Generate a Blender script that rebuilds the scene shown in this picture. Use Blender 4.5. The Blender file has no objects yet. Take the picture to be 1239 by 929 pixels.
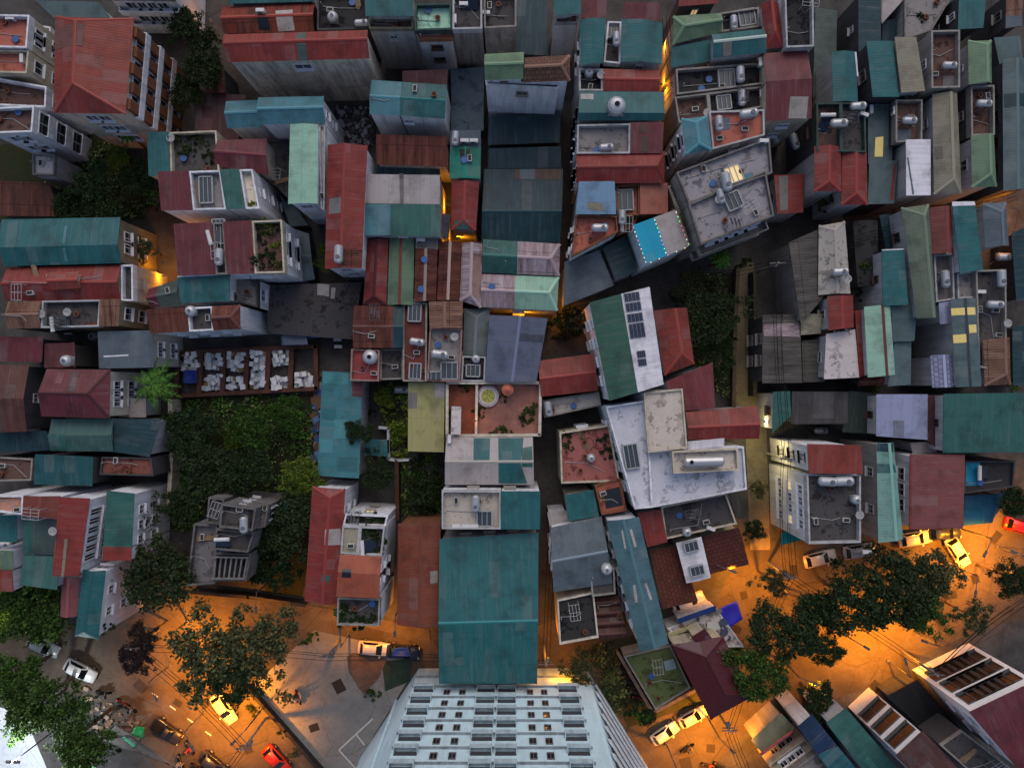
import bpy, bmesh, math, random
from mathutils import Vector, Matrix
R = math.radians
rnd = random.Random(7)
sc = bpy.context.scene
COL = sc.collection

# ---------------------------------------------------------------- camera, sky, sun, exposure
D = 95.0            # camera height above the street, metres
F = 1030.0          # focal length in photo pixels
CX, CY = 619.5, 464.5
cam_d = bpy.data.cameras.new('camera'); cam = bpy.data.objects.new('camera', cam_d); COL.objects.link(cam)
cam.location = (0, 0, D); cam.rotation_euler = (0, 0, 0)
cam_d.sensor_fit = 'HORIZONTAL'; cam_d.sensor_width = 36.0; cam_d.lens = 36.0 * F / 1239.0
cam_d.clip_start = 1.0; cam_d.clip_end = 3000.0
sc.camera = cam
world = bpy.data.worlds.new('World'); sc.world = world; world.use_nodes = True
wn = world.node_tree.nodes; wl = world.node_tree.links
sky = wn.new('ShaderNodeTexSky'); sky.sky_type = 'NISHITA'; sky.sun_disc = False
SUN_EL, SUN_AZ = 50.0, 5.0
sky.sun_elevation = R(SUN_EL); sky.sun_rotation = R(SUN_AZ); sky.dust_density = 4.0; sky.ozone_density = 0.6
bg = wn['Background']; bg.inputs['Strength'].default_value = 0.12
wl.new(sky.outputs['Color'], bg.inputs['Color'])
sun_d = bpy.data.lights.new('sun', 'SUN'); sun_d.energy = 0.5; sun_d.angle = R(70); sun_d.color = (1.0, 0.93, 0.86)
sun = bpy.data.objects.new('sun', sun_d); COL.objects.link(sun)
sun.rotation_euler = (R(90 - SUN_EL), 0, R(180 - SUN_AZ))
sc.view_settings.view_transform = 'Standard'; sc.view_settings.look = 'None'
sc.view_settings.exposure = 0.0; sc.view_settings.gamma = 1.0; sc.view_settings.use_curve_mapping = False
try:
    sc.cycles.max_bounces = 6; sc.cycles.diffuse_bounces = 3; sc.cycles.transparent_max_bounces = 8
    sc.cycles.use_adaptive_sampling = True; sc.cycles.use_denoising = True; sc.cycles.sample_clamp_indirect = 4.0
except Exception: pass

# ---------------------------------------------------------------- photo pixel -> world
K = 4.644
X0 = [0, 250, 500, 750, 989]; Y0 = [0, 190, 380, 565, 729]
def tp(t, u, v):                    # detail-tile coordinates -> photo pixel
    if t == 'p': return (u, v)
    return (X0[int(t[1])] + u / K, Y0[int(t[0])] + v / K)
def w(p, h):                        # photo pixel seen at height h -> world point
    s = (D - h) / F
    return Vector(((p[0] - CX) * s, -(p[1] - CY) * s, h))
def pts(t, s): return [tp(t, *map(float, q.split(','))) for q in s.split()]

# ---------------------------------------------------------------- materials
def lin(c):
    c = c / 255.0
    return c / 12.92 if c <= 0.04045 else ((c + 0.055) / 1.055) ** 2.4
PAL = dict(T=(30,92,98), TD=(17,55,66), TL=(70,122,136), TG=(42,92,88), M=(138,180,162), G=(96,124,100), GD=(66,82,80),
  GG=(14,112,98), R=(124,46,42), RB=(130,56,48), RM=(96,40,50), MD=(66,28,36), TC=(146,84,72), TO=(150,76,54), RU=(86,50,45),
  RS=(112,84,74), PS=(150,134,140), SL=(80,94,106), SB=(86,94,118), LI=(140,148,182), W=(212,212,224), P=(164,158,160), C=(112,109,110),
  CD=(58,56,58), BK=(31,31,34), BR=(76,56,51), BE=(126,122,108), YG=(150,148,98), LB=(104,140,172), GT=(76,98,104), OL=(80,77,76),
  CY=(6,150,186), WL=(214,217,228), CR=(188,180,164), GY=(172,174,180), CO=(142,139,136), BG=(196,190,180), BW=(124,82,64), WC=(196,214,226), DK=(74,74,78), PK=(150,120,116))
def rgb(k):
    c = PAL[k] if isinstance(k, str) else k
    return (lin(c[0]), lin(c[1]), lin(c[2]), 1.0)
MATS = {}
class NT:
    def __init__(s, name):
        s.m = bpy.data.materials.new(name); s.m.use_nodes = True
        s.n = s.m.node_tree.nodes; s.l = s.m.node_tree.links; s.b = s.n['Principled BSDF']
    def add(s, t, **k):
        nd = s.n.new(t)
        for a, v in k.items():
            if hasattr(nd, a): setattr(nd, a, v)
            else: nd.inputs[a].default_value = v
        return nd
    def link(s, a, b): s.l.new(a, b)
    def coord(s, uv=False):
        if uv:
            nd = s.add('ShaderNodeUVMap'); return nd.outputs[0]
        return s.add('ShaderNodeNewGeometry').outputs['Position']
    def scale(s, co, v, off=None):
        mp = s.add('ShaderNodeMapping'); mp.inputs['Scale'].default_value = v
        s.link(co, mp.inputs['Vector'])
        return mp.outputs[0]
    def noise(s, co, sc_, det=4.0, rough=0.6):
        nd = s.add('ShaderNodeTexNoise'); nd.inputs['Scale'].default_value = sc_; nd.inputs['Detail'].default_value = det
        nd.inputs['Roughness'].default_value = rough; s.link(co, nd.inputs['Vector']); return nd.outputs['Fac']
    def ramp(s, f, a, b, ca=(0,0,0,1), cb=(1,1,1,1)):
        nd = s.add('ShaderNodeValToRGB'); e = nd.color_ramp.elements
        e[0].position = a; e[0].color = ca; e[1].position = b; e[1].color = cb
        s.link(f, nd.inputs[0]); return nd.outputs[0]
    def mix(s, f, a, b, mode='MIX'):
        nd = s.add('ShaderNodeMix'); nd.data_type = 'RGBA'; nd.blend_type = mode
        for i, v in ((0, f), (6, a), (7, b)):
            if hasattr(v, 'is_output'): s.link(v, nd.inputs[i])
            else: nd.inputs[i].default_value = v
        return nd.outputs[2]
    def math(s, op, a, b=0.0):
        nd = s.add('ShaderNodeMath', operation=op)
        for i, v in ((0, a), (1, b)):
            if hasattr(v, 'is_output'): s.link(v, nd.inputs[i])
            else: nd.inputs[i].default_value = v
        return nd.outputs[0]
    def bump(s, h, st=0.4, dist=0.05):
        nd = s.add('ShaderNodeBump'); nd.inputs['Strength'].default_value = st; nd.inputs['Distance'].default_value = dist
        s.link(h, nd.inputs['Height']); s.link(nd.outputs[0], s.b.inputs['Normal'])
    def done(s, col, rough=0.6, metal=0.0, spec=0.3):
        if hasattr(col, 'is_output'): s.link(col, s.b.inputs['Base Color'])
        else: s.b.inputs['Base Color'].default_value = col
        s.b.inputs['Roughness'].default_value = rough; s.b.inputs['Metallic'].default_value = metal
        s.b.inputs['Specular IOR Level'].default_value = spec
        return s.m
def dk(c, f): return (c[0]*f, c[1]*f, c[2]*f, 1.0)
def mul(c, d): return (c[0]*d[0], c[1]*d[1], c[2]*d[2], 1.0)

def m_sheet(k, wear=0.62):                    # painted corrugated sheet: UV = metres (u along the eave, v down the slope)
    key = ('sheet', k, wear)
    if key in MATS: return MATS[key]
    t = NT('painted_sheet_metal'); c = rgb(k)
    uv = t.coord(True); g = t.coord()
    sx = t.add('ShaderNodeSeparateXYZ'); t.link(uv, sx.inputs[0])
    pu = t.math('DIVIDE', sx.outputs[0], 1.05)
    pan = t.math('FLOOR', pu); row = t.math('FLOOR', t.math('DIVIDE', sx.outputs[1], 3.6))
    wn_ = t.add('ShaderNodeTexWhiteNoise'); wn_.noise_dimensions = '3D'
    cb = t.add('ShaderNodeCombineXYZ'); t.link(pan, cb.inputs[0]); t.link(row, cb.inputs[1])
    oi = t.add('ShaderNodeObjectInfo'); t.link(oi.outputs['Random'], cb.inputs[2])
    t.link(cb.outputs[0], wn_.inputs['Vector'])
    col = t.mix(t.math('MULTIPLY', wn_.outputs['Value'], 0.16), c, dk(c, 0.62))
    fad = (0.55*c[0]+0.10, 0.55*c[1]+0.10, 0.55*c[2]+0.105, 1)
    col = t.mix(t.math('MULTIPLY', t.math('GREATER_THAN', wn_.outputs['Value'], 0.93), 0.4), col, fad)
    seam = t.math('LESS_THAN', t.math('FRACT', pu), 0.06)
    seam2 = t.math('LESS_THAN', t.math('FRACT', t.math('DIVIDE', sx.outputs[1], 3.6)), 0.022)
    col = t.mix(t.math('MULTIPLY', t.math('MAXIMUM', seam, seam2), 0.2), col, dk(c, 0.35))
    # fading, grime along the slope, blotches
    st = t.noise(t.scale(uv, (2.6, 0.22, 1)), 1.0, 5.0, 0.65)
    grey = (0.5*(c[0]+0.16), 0.5*(c[1]+0.16), 0.5*(c[2]+0.17), 1)
    col = t.mix(t.math('MULTIPLY', t.ramp(st, 0.48, 0.75), wear), col, grey)
    bl = t.noise(g, 0.55, 6.0, 0.62)
    col = t.mix(t.math('MULTIPLY', t.ramp(bl, 0.47, 0.7), wear * 1.25), col, dk(c, 0.42))
    ru = t.noise(t.scale(g, (1, 1, 1)), 1.7, 6.0, 0.7)
    col = t.mix(t.math('MULTIPLY', t.ramp(ru, 0.61, 0.72), wear * 0.9), col, (0.085, 0.045, 0.032, 1))
    wv = t.math('SINE', t.math('MULTIPLY', sx.outputs[0], 2 * math.pi / 0.262))
    t.bump(wv, 0.14, 0.03)
    MATS[key] = t.done(col, 0.55, 0.0, 0.35); return MATS[key]

def m_rust(k):                                # old rusting sheet with pale and brown strips
    key = ('rust', k)
    if key in MATS: return MATS[key]
    t = NT('rusted_sheet_metal'); c = rgb(k); uv = t.coord(True); g = t.coord()
    st = t.noise(t.scale(uv, (1.5, 0.16, 1)), 1.0, 6.0, 0.7)
    pale = {'PS': rgb((186,176,188)), 'RS': rgb((140,112,96)), 'OL': rgb((104,101,98))}.get(k, rgb((118,74,64)))
    dark = {'PS': rgb((98,72,72)), 'RS': rgb((66,36,30)), 'OL': rgb((48,46,46))}.get(k, rgb((48,27,26)))
    col = t.mix(t.ramp(st, 0.36, 0.66), dark, pale)
    sx = t.add('ShaderNodeSeparateXYZ'); t.link(uv, sx.inputs[0])
    pan = t.math('FLOOR', t.math('DIVIDE', sx.outputs[0], 0.9)); row = t.math('FLOOR', t.math('DIVIDE', sx.outputs[1], 2.2))
    cb = t.add('ShaderNodeCombineXYZ'); t.link(pan, cb.inputs[0]); t.link(row, cb.inputs[1])
    wh = t.add('ShaderNodeTexWhiteNoise'); t.link(cb.outputs[0], wh.inputs['Vector'])
    col = t.mix(t.math('MULTIPLY', wh.outputs['Value'], 0.6), col, c)
    seam = t.math('LESS_THAN', t.math('FRACT', t.math('DIVIDE', sx.outputs[1], 2.2)), 0.035)
    col = t.mix(t.math('MULTIPLY', seam, 0.6), col, dk(dark, 0.6))
    n2 = t.noise(g, 2.4, 5.0, 0.7)
    col = t.mix(t.ramp(n2, 0.55, 0.72), col, t.mix(0.5, col, dark))
    wv = t.math('SINE', t.math('MULTIPLY', sx.outputs[0], 2 * math.pi / 0.262)); t.bump(wv, 0.4, 0.03)
    MATS[key] = t.done(col, 0.8, 0.0, 0.15); return MATS[key]

def m_tile(k):
    key = ('tile', k)
    if key in MATS: return MATS[key]
    t = NT('roof_tiles'); c = rgb(k); uv = t.coord(True); g = t.coord()
    br = t.add('ShaderNodeTexBrick'); t.link(uv, br.inputs['Vector'])
    br.inputs['Scale'].default_value = 1.0; br.inputs['Brick Width'].default_value = 0.5; br.inputs['Row Height'].default_value = 0.42
    br.inputs['Mortar Size'].default_value = 0.035
    br.inputs['Color1'].default_value = c; br.inputs['Color2'].default_value = dk(c, 0.68); br.inputs['Mortar'].default_value = dk(c, 0.3)
    n = t.noise(g, 0.8, 6.0, 0.65)
    col = t.mix(t.ramp(n, 0.45, 0.75), br.outputs['Color'], dk(c, 0.5))
    t.bump(br.outputs['Fac'], 0.5, -0.04)
    MATS[key] = t.done(col, 0.75, 0.0, 0.2); return MATS[key]

def m_conc(k, dirt=0.8):
    key = ('conc', k, dirt)
    if key in MATS: return MATS[key]
    t = NT('weathered_concrete'); c = rgb(k); g = t.coord()
    n1 = t.noise(g, 0.42, 7.0, 0.68); n2 = t.noise(g, 0.95, 8.0, 0.72); n3 = t.noise(g, 9.0, 3.0)
    col = t.mix(t.ramp(n1, 0.4, 0.6), dk(c, 1.25), dk(c, 0.62))
    col = t.mix(t.math('MULTIPLY', t.ramp(n2, 0.44, 0.68), dirt), col, dk(c, 0.3))
    col = t.mix(t.math('MULTIPLY', t.ramp(n2, 0.45, 0.28), dirt * 0.75), col, dk((min(1,c[0]*1.9+.03), min(1,c[1]*1.9+.03), min(1,c[2]*1.9+.03)), 1.0))
    col = t.mix(t.math('MULTIPLY', n3, 0.25), col, dk(c, 0.5))
    t.bump(n2, 0.25, 0.04)
    MATS[key] = t.done(col, 0.9, 0.0, 0.15); return MATS[key]

def m_paving(k):
    key = ('pav', k)
    if key in MATS: return MATS[key]
    t = NT('terrace_tiles'); c = rgb(k); g = t.coord()
    br = t.add('ShaderNodeTexBrick'); t.link(g, br.inputs['Vector']); br.offset = 0.0
    br.inputs['Scale'].default_value = 1.0; br.inputs['Brick Width'].default_value = 0.6; br.inputs['Row Height'].default_value = 0.6
    br.inputs['Mortar Size'].default_value = 0.012
    br.inputs['Color1'].default_value = c; br.inputs['Color2'].default_value = dk(c, 0.86); br.inputs['Mortar'].default_value = dk(c, 0.62)
    n = t.noise(g, 0.7, 6.0, 0.68)
    col = t.mix(t.math('MULTIPLY', t.ramp(n, 0.45, 0.68), 0.6), br.outputs['Color'], dk(c, 0.4))
    MATS[key] = t.done(col, 0.75, 0.0, 0.25); return MATS[key]

def m_wall(k, dirt=0.5):
    key = ('wall', k, dirt)
    if key in MATS: return MATS[key]
    t = NT('stained_render'); c = rgb(k); g = t.coord()
    st = t.noise(t.scale(g, (1.6, 1.6, 0.16)), 1.0, 6.0, 0.68)
    bl = t.noise(g, 0.5, 6.0, 0.65)
    col = t.mix(t.math('MULTIPLY', t.ramp(st, 0.44, 0.68), dirt), c, dk(mul(c, (1.0, 0.95, 0.88)), 0.34))
    col = t.mix(t.math('MULTIPLY', t.ramp(bl, 0.5, 0.66), dirt * 0.75), col, dk(c, 0.5))
    MATS[key] = t.done(col, 0.9, 0.0, 0.12); return MATS[key]

def m_plain(name, c, rough=0.5, metal=0.0, spec=0.4, var=0.12, emit=None, est=0.0, alpha=None):
    key = ('plain', name)
    if key in MATS: return MATS[key]
    t = NT(name); c = rgb(c); g = t.coord()
    n = t.noise(g, 3.0, 4.0)
    col = t.mix(t.math('MULTIPLY', n, var * 2), c, dk(c, 0.45))
    m = t.done(col, rough, metal, spec)
    if emit:
        t.b.inputs['Emission Color'].default_value = rgb(emit); t.b.inputs['Emission Strength'].default_value = est
    MATS[key] = m; return m
def m_glass(): return m_plain('dark_window_glass', (26,32,40), 0.12, 0.0, 0.6, 0.3)
def m_lit(): return m_plain('lit_window', (220,200,150), 0.4, 0, .3, 0.1, (255,222,160), 0.45)
def m_steel(): return m_plain('stainless_steel', (188,190,196), 0.3, 0.5, 0.5, 0.1)
def m_white(): return m_plain('white_paint', (208,208,212), 0.5, 0, .3, 0.15)
def m_black(): return m_plain('black_rubber', (18,18,20), 0.7, 0, .2)
def m_iron(): return m_plain('painted_iron', (90,92,98), 0.55, 0.2, .4)

# ---------------------------------------------------------------- object helpers
def link_mesh(name, bm, mat, parent=None, smooth=False):
    me = bpy.data.meshes.new(name); bm.to_mesh(me); bm.free()
    for m in (mat if isinstance(mat, (list, tuple)) else [mat]): me.materials.append(m)
    if smooth:
        for p in me.polygons: p.use_smooth = True
    o = bpy.data.objects.new(name, me); COL.objects.link(o)
    if parent is not None:
        o.parent = parent
        o.matrix_parent_inverse = Matrix.Translation(parent.location).inverted() if parent.get('_w') else Matrix()
    return o
def tag(o, label=None, cat=None, group=None, kind=None):
    if label: o['label'] = label
    if cat: o['category'] = cat
    if group: o['group'] = group
    if kind: o['kind'] = kind
    return o
def empty(name, loc, rz=0.0, label=None, cat=None, group=None, world_parts=False):
    o = bpy.data.objects.new(name, None); COL.objects.link(o); o.location = loc; o.rotation_euler = (0, 0, rz)
    o.empty_display_size = 0.3
    if world_parts: o['_w'] = 1
    return tag(o, label, cat, group)
KIDS = {}
def copy_tree(o, loc, rz, label=None, group=None, scale=None):
    r = o.copy(); COL.objects.link(r); r.location = loc; r.rotation_euler = (0, 0, rz)
    if scale: r.scale = (scale,) * 3 if not isinstance(scale, (tuple, list)) else scale
    if label: r['label'] = label
    if group: r['group'] = group
    for ch in o.children:
        c = ch.copy(); COL.objects.link(c); c.parent = r
        for g in ch.children:
            d = g.copy(); COL.objects.link(d); d.parent = c
    return r
def box(bm, cx, cy, cz, sx, sy, sz, rz=0.0):
    m = Matrix.Translation((cx, cy, cz)) @ Matrix.Rotation(rz, 4, 'Z') @ Matrix.Diagonal((sx, sy, sz, 1))
    return bmesh.ops.create_cube(bm, size=1.0, matrix=m)['verts']
def tube(bm, a, b, r, seg=8, r2=None):
    a, b = Vector(a), Vector(b); d = b - a
    if d.length < 1e-5: return
    q = d.to_track_quat('Z', 'Y').to_matrix().to_4x4()
    bmesh.ops.create_cone(bm, cap_ends=True, segments=seg, radius1=r, radius2=r if r2 is None else r2, depth=d.length,
                          matrix=Matrix.Translation((a + b) / 2) @ q)
def prism(bm, poly, z0, z1):                       # poly: list of xy; z1 may be a list
    n = len(poly)
    z1 = z1 if isinstance(z1, (list, tuple)) else [z1] * n
    lo = [bm.verts.new((p[0], p[1], z0)) for p in poly]; hi = [bm.verts.new((p[0], p[1], z)) for p, z in zip(poly, z1)]
    for i in range(n):
        j = (i + 1) % n; bm.faces.new((lo[i], lo[j], hi[j], hi[i]))
    bm.faces.new(hi); bm.faces.new(lo[::-1])
def inset(poly, d):
    n = len(poly); out = []
    c = sum((Vector(p[:2]) for p in poly), Vector((0, 0))) / n
    area = sum(poly[i][0]*poly[(i+1)%n][1] - poly[(i+1)%n][0]*poly[i][1] for i in range(n))
    sg = 1 if area > 0 else -1
    for i in range(n):
        p = Vector(poly[i][:2]); a = (p - Vector(poly[i-1][:2])).normalized(); b = (Vector(poly[(i+1)%n][:2]) - p).normalized()
        na = Vector((-a.y, a.x)) * sg; nb = Vector((-b.y, b.x)) * sg
        k = (na + nb); l = k.length_squared
        k = k * (2.0 / l) if l > 0.3 else na
        out.append(p + k * d)
    return out
# ---------------------------------------------------------------- ground
def sheet(name, t, ps, z, mat, label=None, cat=None, kind='structure', thick=0.0):
    P = [w(p, z) for p in pts(t, ps)]
    bm = bmesh.new(); f = bm.faces.new([bm.verts.new(p) for p in P]); bm.normal_update()
    if f.normal.z < 0: f.normal_flip()
    if thick:
        r = bmesh.ops.extrude_face_region(bm, geom=[f])
        bmesh.ops.translate(bm, vec=(0, 0, -thick), verts=[v for v in r['geom'] if isinstance(v, bmesh.types.BMVert)])
        bmesh.ops.recalc_face_normals(bm, faces=bm.faces[:])
    o = link_mesh(name, bm, mat); return tag(o, label, cat, None, kind)
def m_ground(name, k, k2, sc_=0.35, rough=0.92):
    t = NT(name); g = t.coord(); c, c2 = rgb(k), rgb(k2)
    n1 = t.noise(g, sc_, 7, .65); n2 = t.noise(g, 2.6, 6, .7)
    col = t.mix(t.ramp(n1, .4, .62), c, c2); col = t.mix(t.math('MULTIPLY', t.ramp(n2, .5, .72), .6), col, dk(c, .45))
    ck = t.add('ShaderNodeTexVoronoi', feature='DISTANCE_TO_EDGE'); ck.inputs['Scale'].default_value = .22; t.link(g, ck.inputs['Vector'])
    col = t.mix(t.math('MULTIPLY', t.math('LESS_THAN', ck.outputs[0], .006), .5), col, dk(c, .35))
    t.bump(n2, .2, .03); return t.done(col, rough, 0, .2)
M_DIRT = m_ground('alley_concrete', (80,78,78), (58,56,56))
M_ROAD = m_ground('street_concrete', (88,78,68), (68,60,54), .2)
M_PLAZA = m_ground('plaza_concrete', (134,132,130), (108,108,110), .12)
M_PAVE = m_ground('pavement_concrete', (96,86,78), (76,68,62), .4)
M_SOIL = m_ground('garden_soil', (40,50,28), (52,46,34), .5)
bm = bmesh.new(); bmesh.ops.create_grid(bm, x_segments=8, y_segments=8, size=260)
tag(link_mesh('ground', bm, M_DIRT), kind='structure')
sheet('road', 'p', '-30,745 60,752 130,762 250,712 420,750 520,770 540,800 520,822 460,812 438,800 300,830 420,960 215,960 120,850 -30,800', .004, M_ROAD)
sheet('road', 'p', '640,760 690,745 760,800 815,830 880,700 912,650 930,655 985,672 1120,640 1260,590 1260,745 1190,760 1120,790 1060,830 990,850 900,885 840,960 760,960 690,850 640,830', .008, M_ROAD)
sheet('lane', 'p', '900,480 926,480 932,665 908,665', .012, m_ground('lit_lane_concrete', (120,112,92), (100,94,78), .5))
sheet('lane', 'p', '893,318 912,318 913,496 889,496', .016, m_ground('lane_concrete', (118,108,86), (98,90,74), .5))
sheet('plaza', 'p', '296,838 380,762 452,778 500,800 494,822 452,890 436,960 395,960', .012, M_PLAZA)
# painted bay lines on the plaza
bm = bmesh.new()
def stripe(bm, a, b_, wd, z):
    a, b_ = w(a, z), w(b_, z); d = (b_ - a).normalized(); n = Vector((-d.y, d.x, 0)) * wd / 2
    f = bm.faces.new([bm.verts.new(x) for x in (a - n, b_ - n, b_ + n, a + n)]); f.normal_update()
    if f.normal.z < 0: f.normal_flip()
for a, b_ in (((451,869),(410,907)),((410,907),(432,931)),((431,888),(441,901))): stripe(bm, a, b_, .16, .017)
for k in range(4): 
    q = Vector((184, 838)) + Vector((21.5, 15.5)) * k; stripe(bm, q, q + Vector((7, 5)), .16, .014)
tag(link_mesh('road_marking', bm, m_plain('road_paint', (196,196,192), .8, var=.3)), kind='structure')
sheet('pavement', 'p', '250,706 300,722 415,738 520,762 520,776 415,752 300,740 250,730', .10, M_PAVE, thick=.12)
sheet('pavement', 'p', '296,838 302,832 400,945 396,960 388,960', .12, M_PAVE, thick=.12)
sheet('garden_ground', 'p', '462,800 500,796 496,824 466,836', .05, m_ground('hedge_soil', (50,66,56), (40,52,46), .5))
sheet('pavement', 'p', '420,795 426,790 468,797 458,820 440,838 434,832 422,812', .13, m_ground('brick_pavement', (108,84,72), (86,68,60), .6), thick=.14)
sheet('court', 'p', '-80,840 12,858 40,890 70,960 -80,960', .02, m_ground('painted_court', (205,210,216), (190,198,208), .06))
sheet('court', 'p', '72,930 96,908 118,930 110,960 76,960', .03, m_ground('green_court', (110,160,110), (96,140,98), .2))
sheet('terrace', '22', '198,388 355,388 350,682 192,684', 5.6, m_paving((124,70,54)), thick=5.5)
sheet('terrace', '22', '360,386 702,384 712,680 362,684', 5.62, m_paving((150,104,94)), thick=5.5)
sheet('garden_ground', 'p', '208,482 380,476 378,640 366,722 320,716 330,600 260,600 230,640 205,640', .02, M_SOIL)
sheet('garden_ground', 'p', '-40,180 130,160 170,200 175,265 -40,270', .015, M_SOIL)
sheet('garden_ground', 'p', '820,330 893,330 889,496 842,440 836,380', .015, m_ground('dry_soil', (70,64,54), (48,48,36), .4))
sheet('garden_ground', 'p', '-60,715 70,715 66,760 -60,770', .016, m_ground('lawn_soil', (40,80,24), (52,90,30), .6))
sheet('garden_ground', 'p', '715,780 800,760 850,850 760,880', .016, m_ground('south_garden_soil', (62,62,44), (48,52,34), .5))
sheet('yard', 'p', '405,128 455,128 455,178 405,185', .02, m_ground('rubble_ground', (62,60,60), (40,40,40), 1.2))

rg = random.Random(21)
for ps in ((250,850),(300,905),(170,830),(215,850),(240,800),(860,905),(830,925),(890,760),(960,690),(1180,700),(1205,650),(1060,830),(900,720),(480,758),(330,735),(410,830),(380,880),(1150,720)):
    sx, sy = rg.uniform(4, 9), rg.uniform(4, 8); a_ = rg.uniform(0, 1.5); q_ = [(ps[0] + math.cos(a_)*x*sx - math.sin(a_)*y*sy, ps[1] + math.sin(a_)*x*sx + math.cos(a_)*y*sy) for x, y in ((-1,-1),(1,-1),(1,1),(-1,1))]
    sheet('road_patch', 'p', ' '.join('%f,%f' % c for c in q_), .02, m_plain('asphalt_patch', (58,52,48), .9, 0, .2, .4))
# ---------------------------------------------------------------- buildings
CNT = [0]; TERR = []
def lerp(a, b, t): return a + (b - a) * t
def bil(q, u, v): return lerp(lerp(q[0], q[1], u), lerp(q[3], q[2], u), v)
def sub(q, a, b, ax):
    if ax == 'u': return [bil(q, a, 0), bil(q, b, 0), bil(q, b, 1), bil(q, a, 1)]
    return [bil(q, 0, a), bil(q, 1, a), bil(q, 1, b), bil(q, 0, b)]
def invbil(q, p):
    u = v = 0.5
    for _ in range(12):
        e = bil(q, u, v) - p
        du = (bil(q, u + 1e-3, v) - bil(q, u - 1e-3, v)) / 2e-3; dv = (bil(q, u, v + 1e-3) - bil(q, u, v - 1e-3)) / 2e-3
        det = du.x * dv.y - du.y * dv.x
        if abs(det) < 1e-9: break
        u -= (e.x * dv.y - e.y * dv.x) / det; v -= (du.x * e.y - du.y * e.x) / det
    return u, v
def hfun(ty, h, rise, frac, hip):
    a, b = hip
    def f(u, v):
        if ty == 'f': return h
        if ty == 'sv': return h + rise * (1 - v)
        if ty == 'Sv': return h + rise * v
        if ty == 'su': return h + rise * (1 - u)
        if ty == 'Su': return h + rise * u
        if ty == 'gv': u, v = v, u
        k = v / frac if v < frac else (1 - v) / (1 - frac)
        if a > 0: k = min(k, u / a)
        if b > 0: k = min(k, (1 - u) / b)
        return h + rise * max(0.0, k)
    return f
def set_uv(bm, d0):
    L = bm.loops.layers.uv.verify(); d0 = Vector((d0[0], d0[1], 0)).normalized()
    for f in bm.faces:
        n = f.normal; hz = Vector((n.x, n.y, 0))
        if hz.length > 0.03 and abs(n.z) > 0.2: vax = hz.normalized()
        else: vax = Vector((-d0.y, d0.x, 0))
        uax = Vector((vax.y, -vax.x, 0)); k = 1.0 / max(0.3, abs(n.z))
        for l in f.loops: l[L].uv = (l.vert.co.dot(uax), l.vert.co.dot(vax) * k)
PICK = {'sheet': m_sheet, 'rust': m_rust, 'tile': m_tile, 'conc': m_conc, 'pav': m_paving, 'wall': m_wall, 'clear': lambda k: m_sheet(k, .1)}
def roof_mat(ty, col, mat):
    if mat is None:
        if ty == 'f': mat = 'conc'
        elif col in ('RU', 'RS', 'PS', 'OL'): mat = 'rust'
        else: mat = 'sheet'
    return PICK[mat](col)
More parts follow.
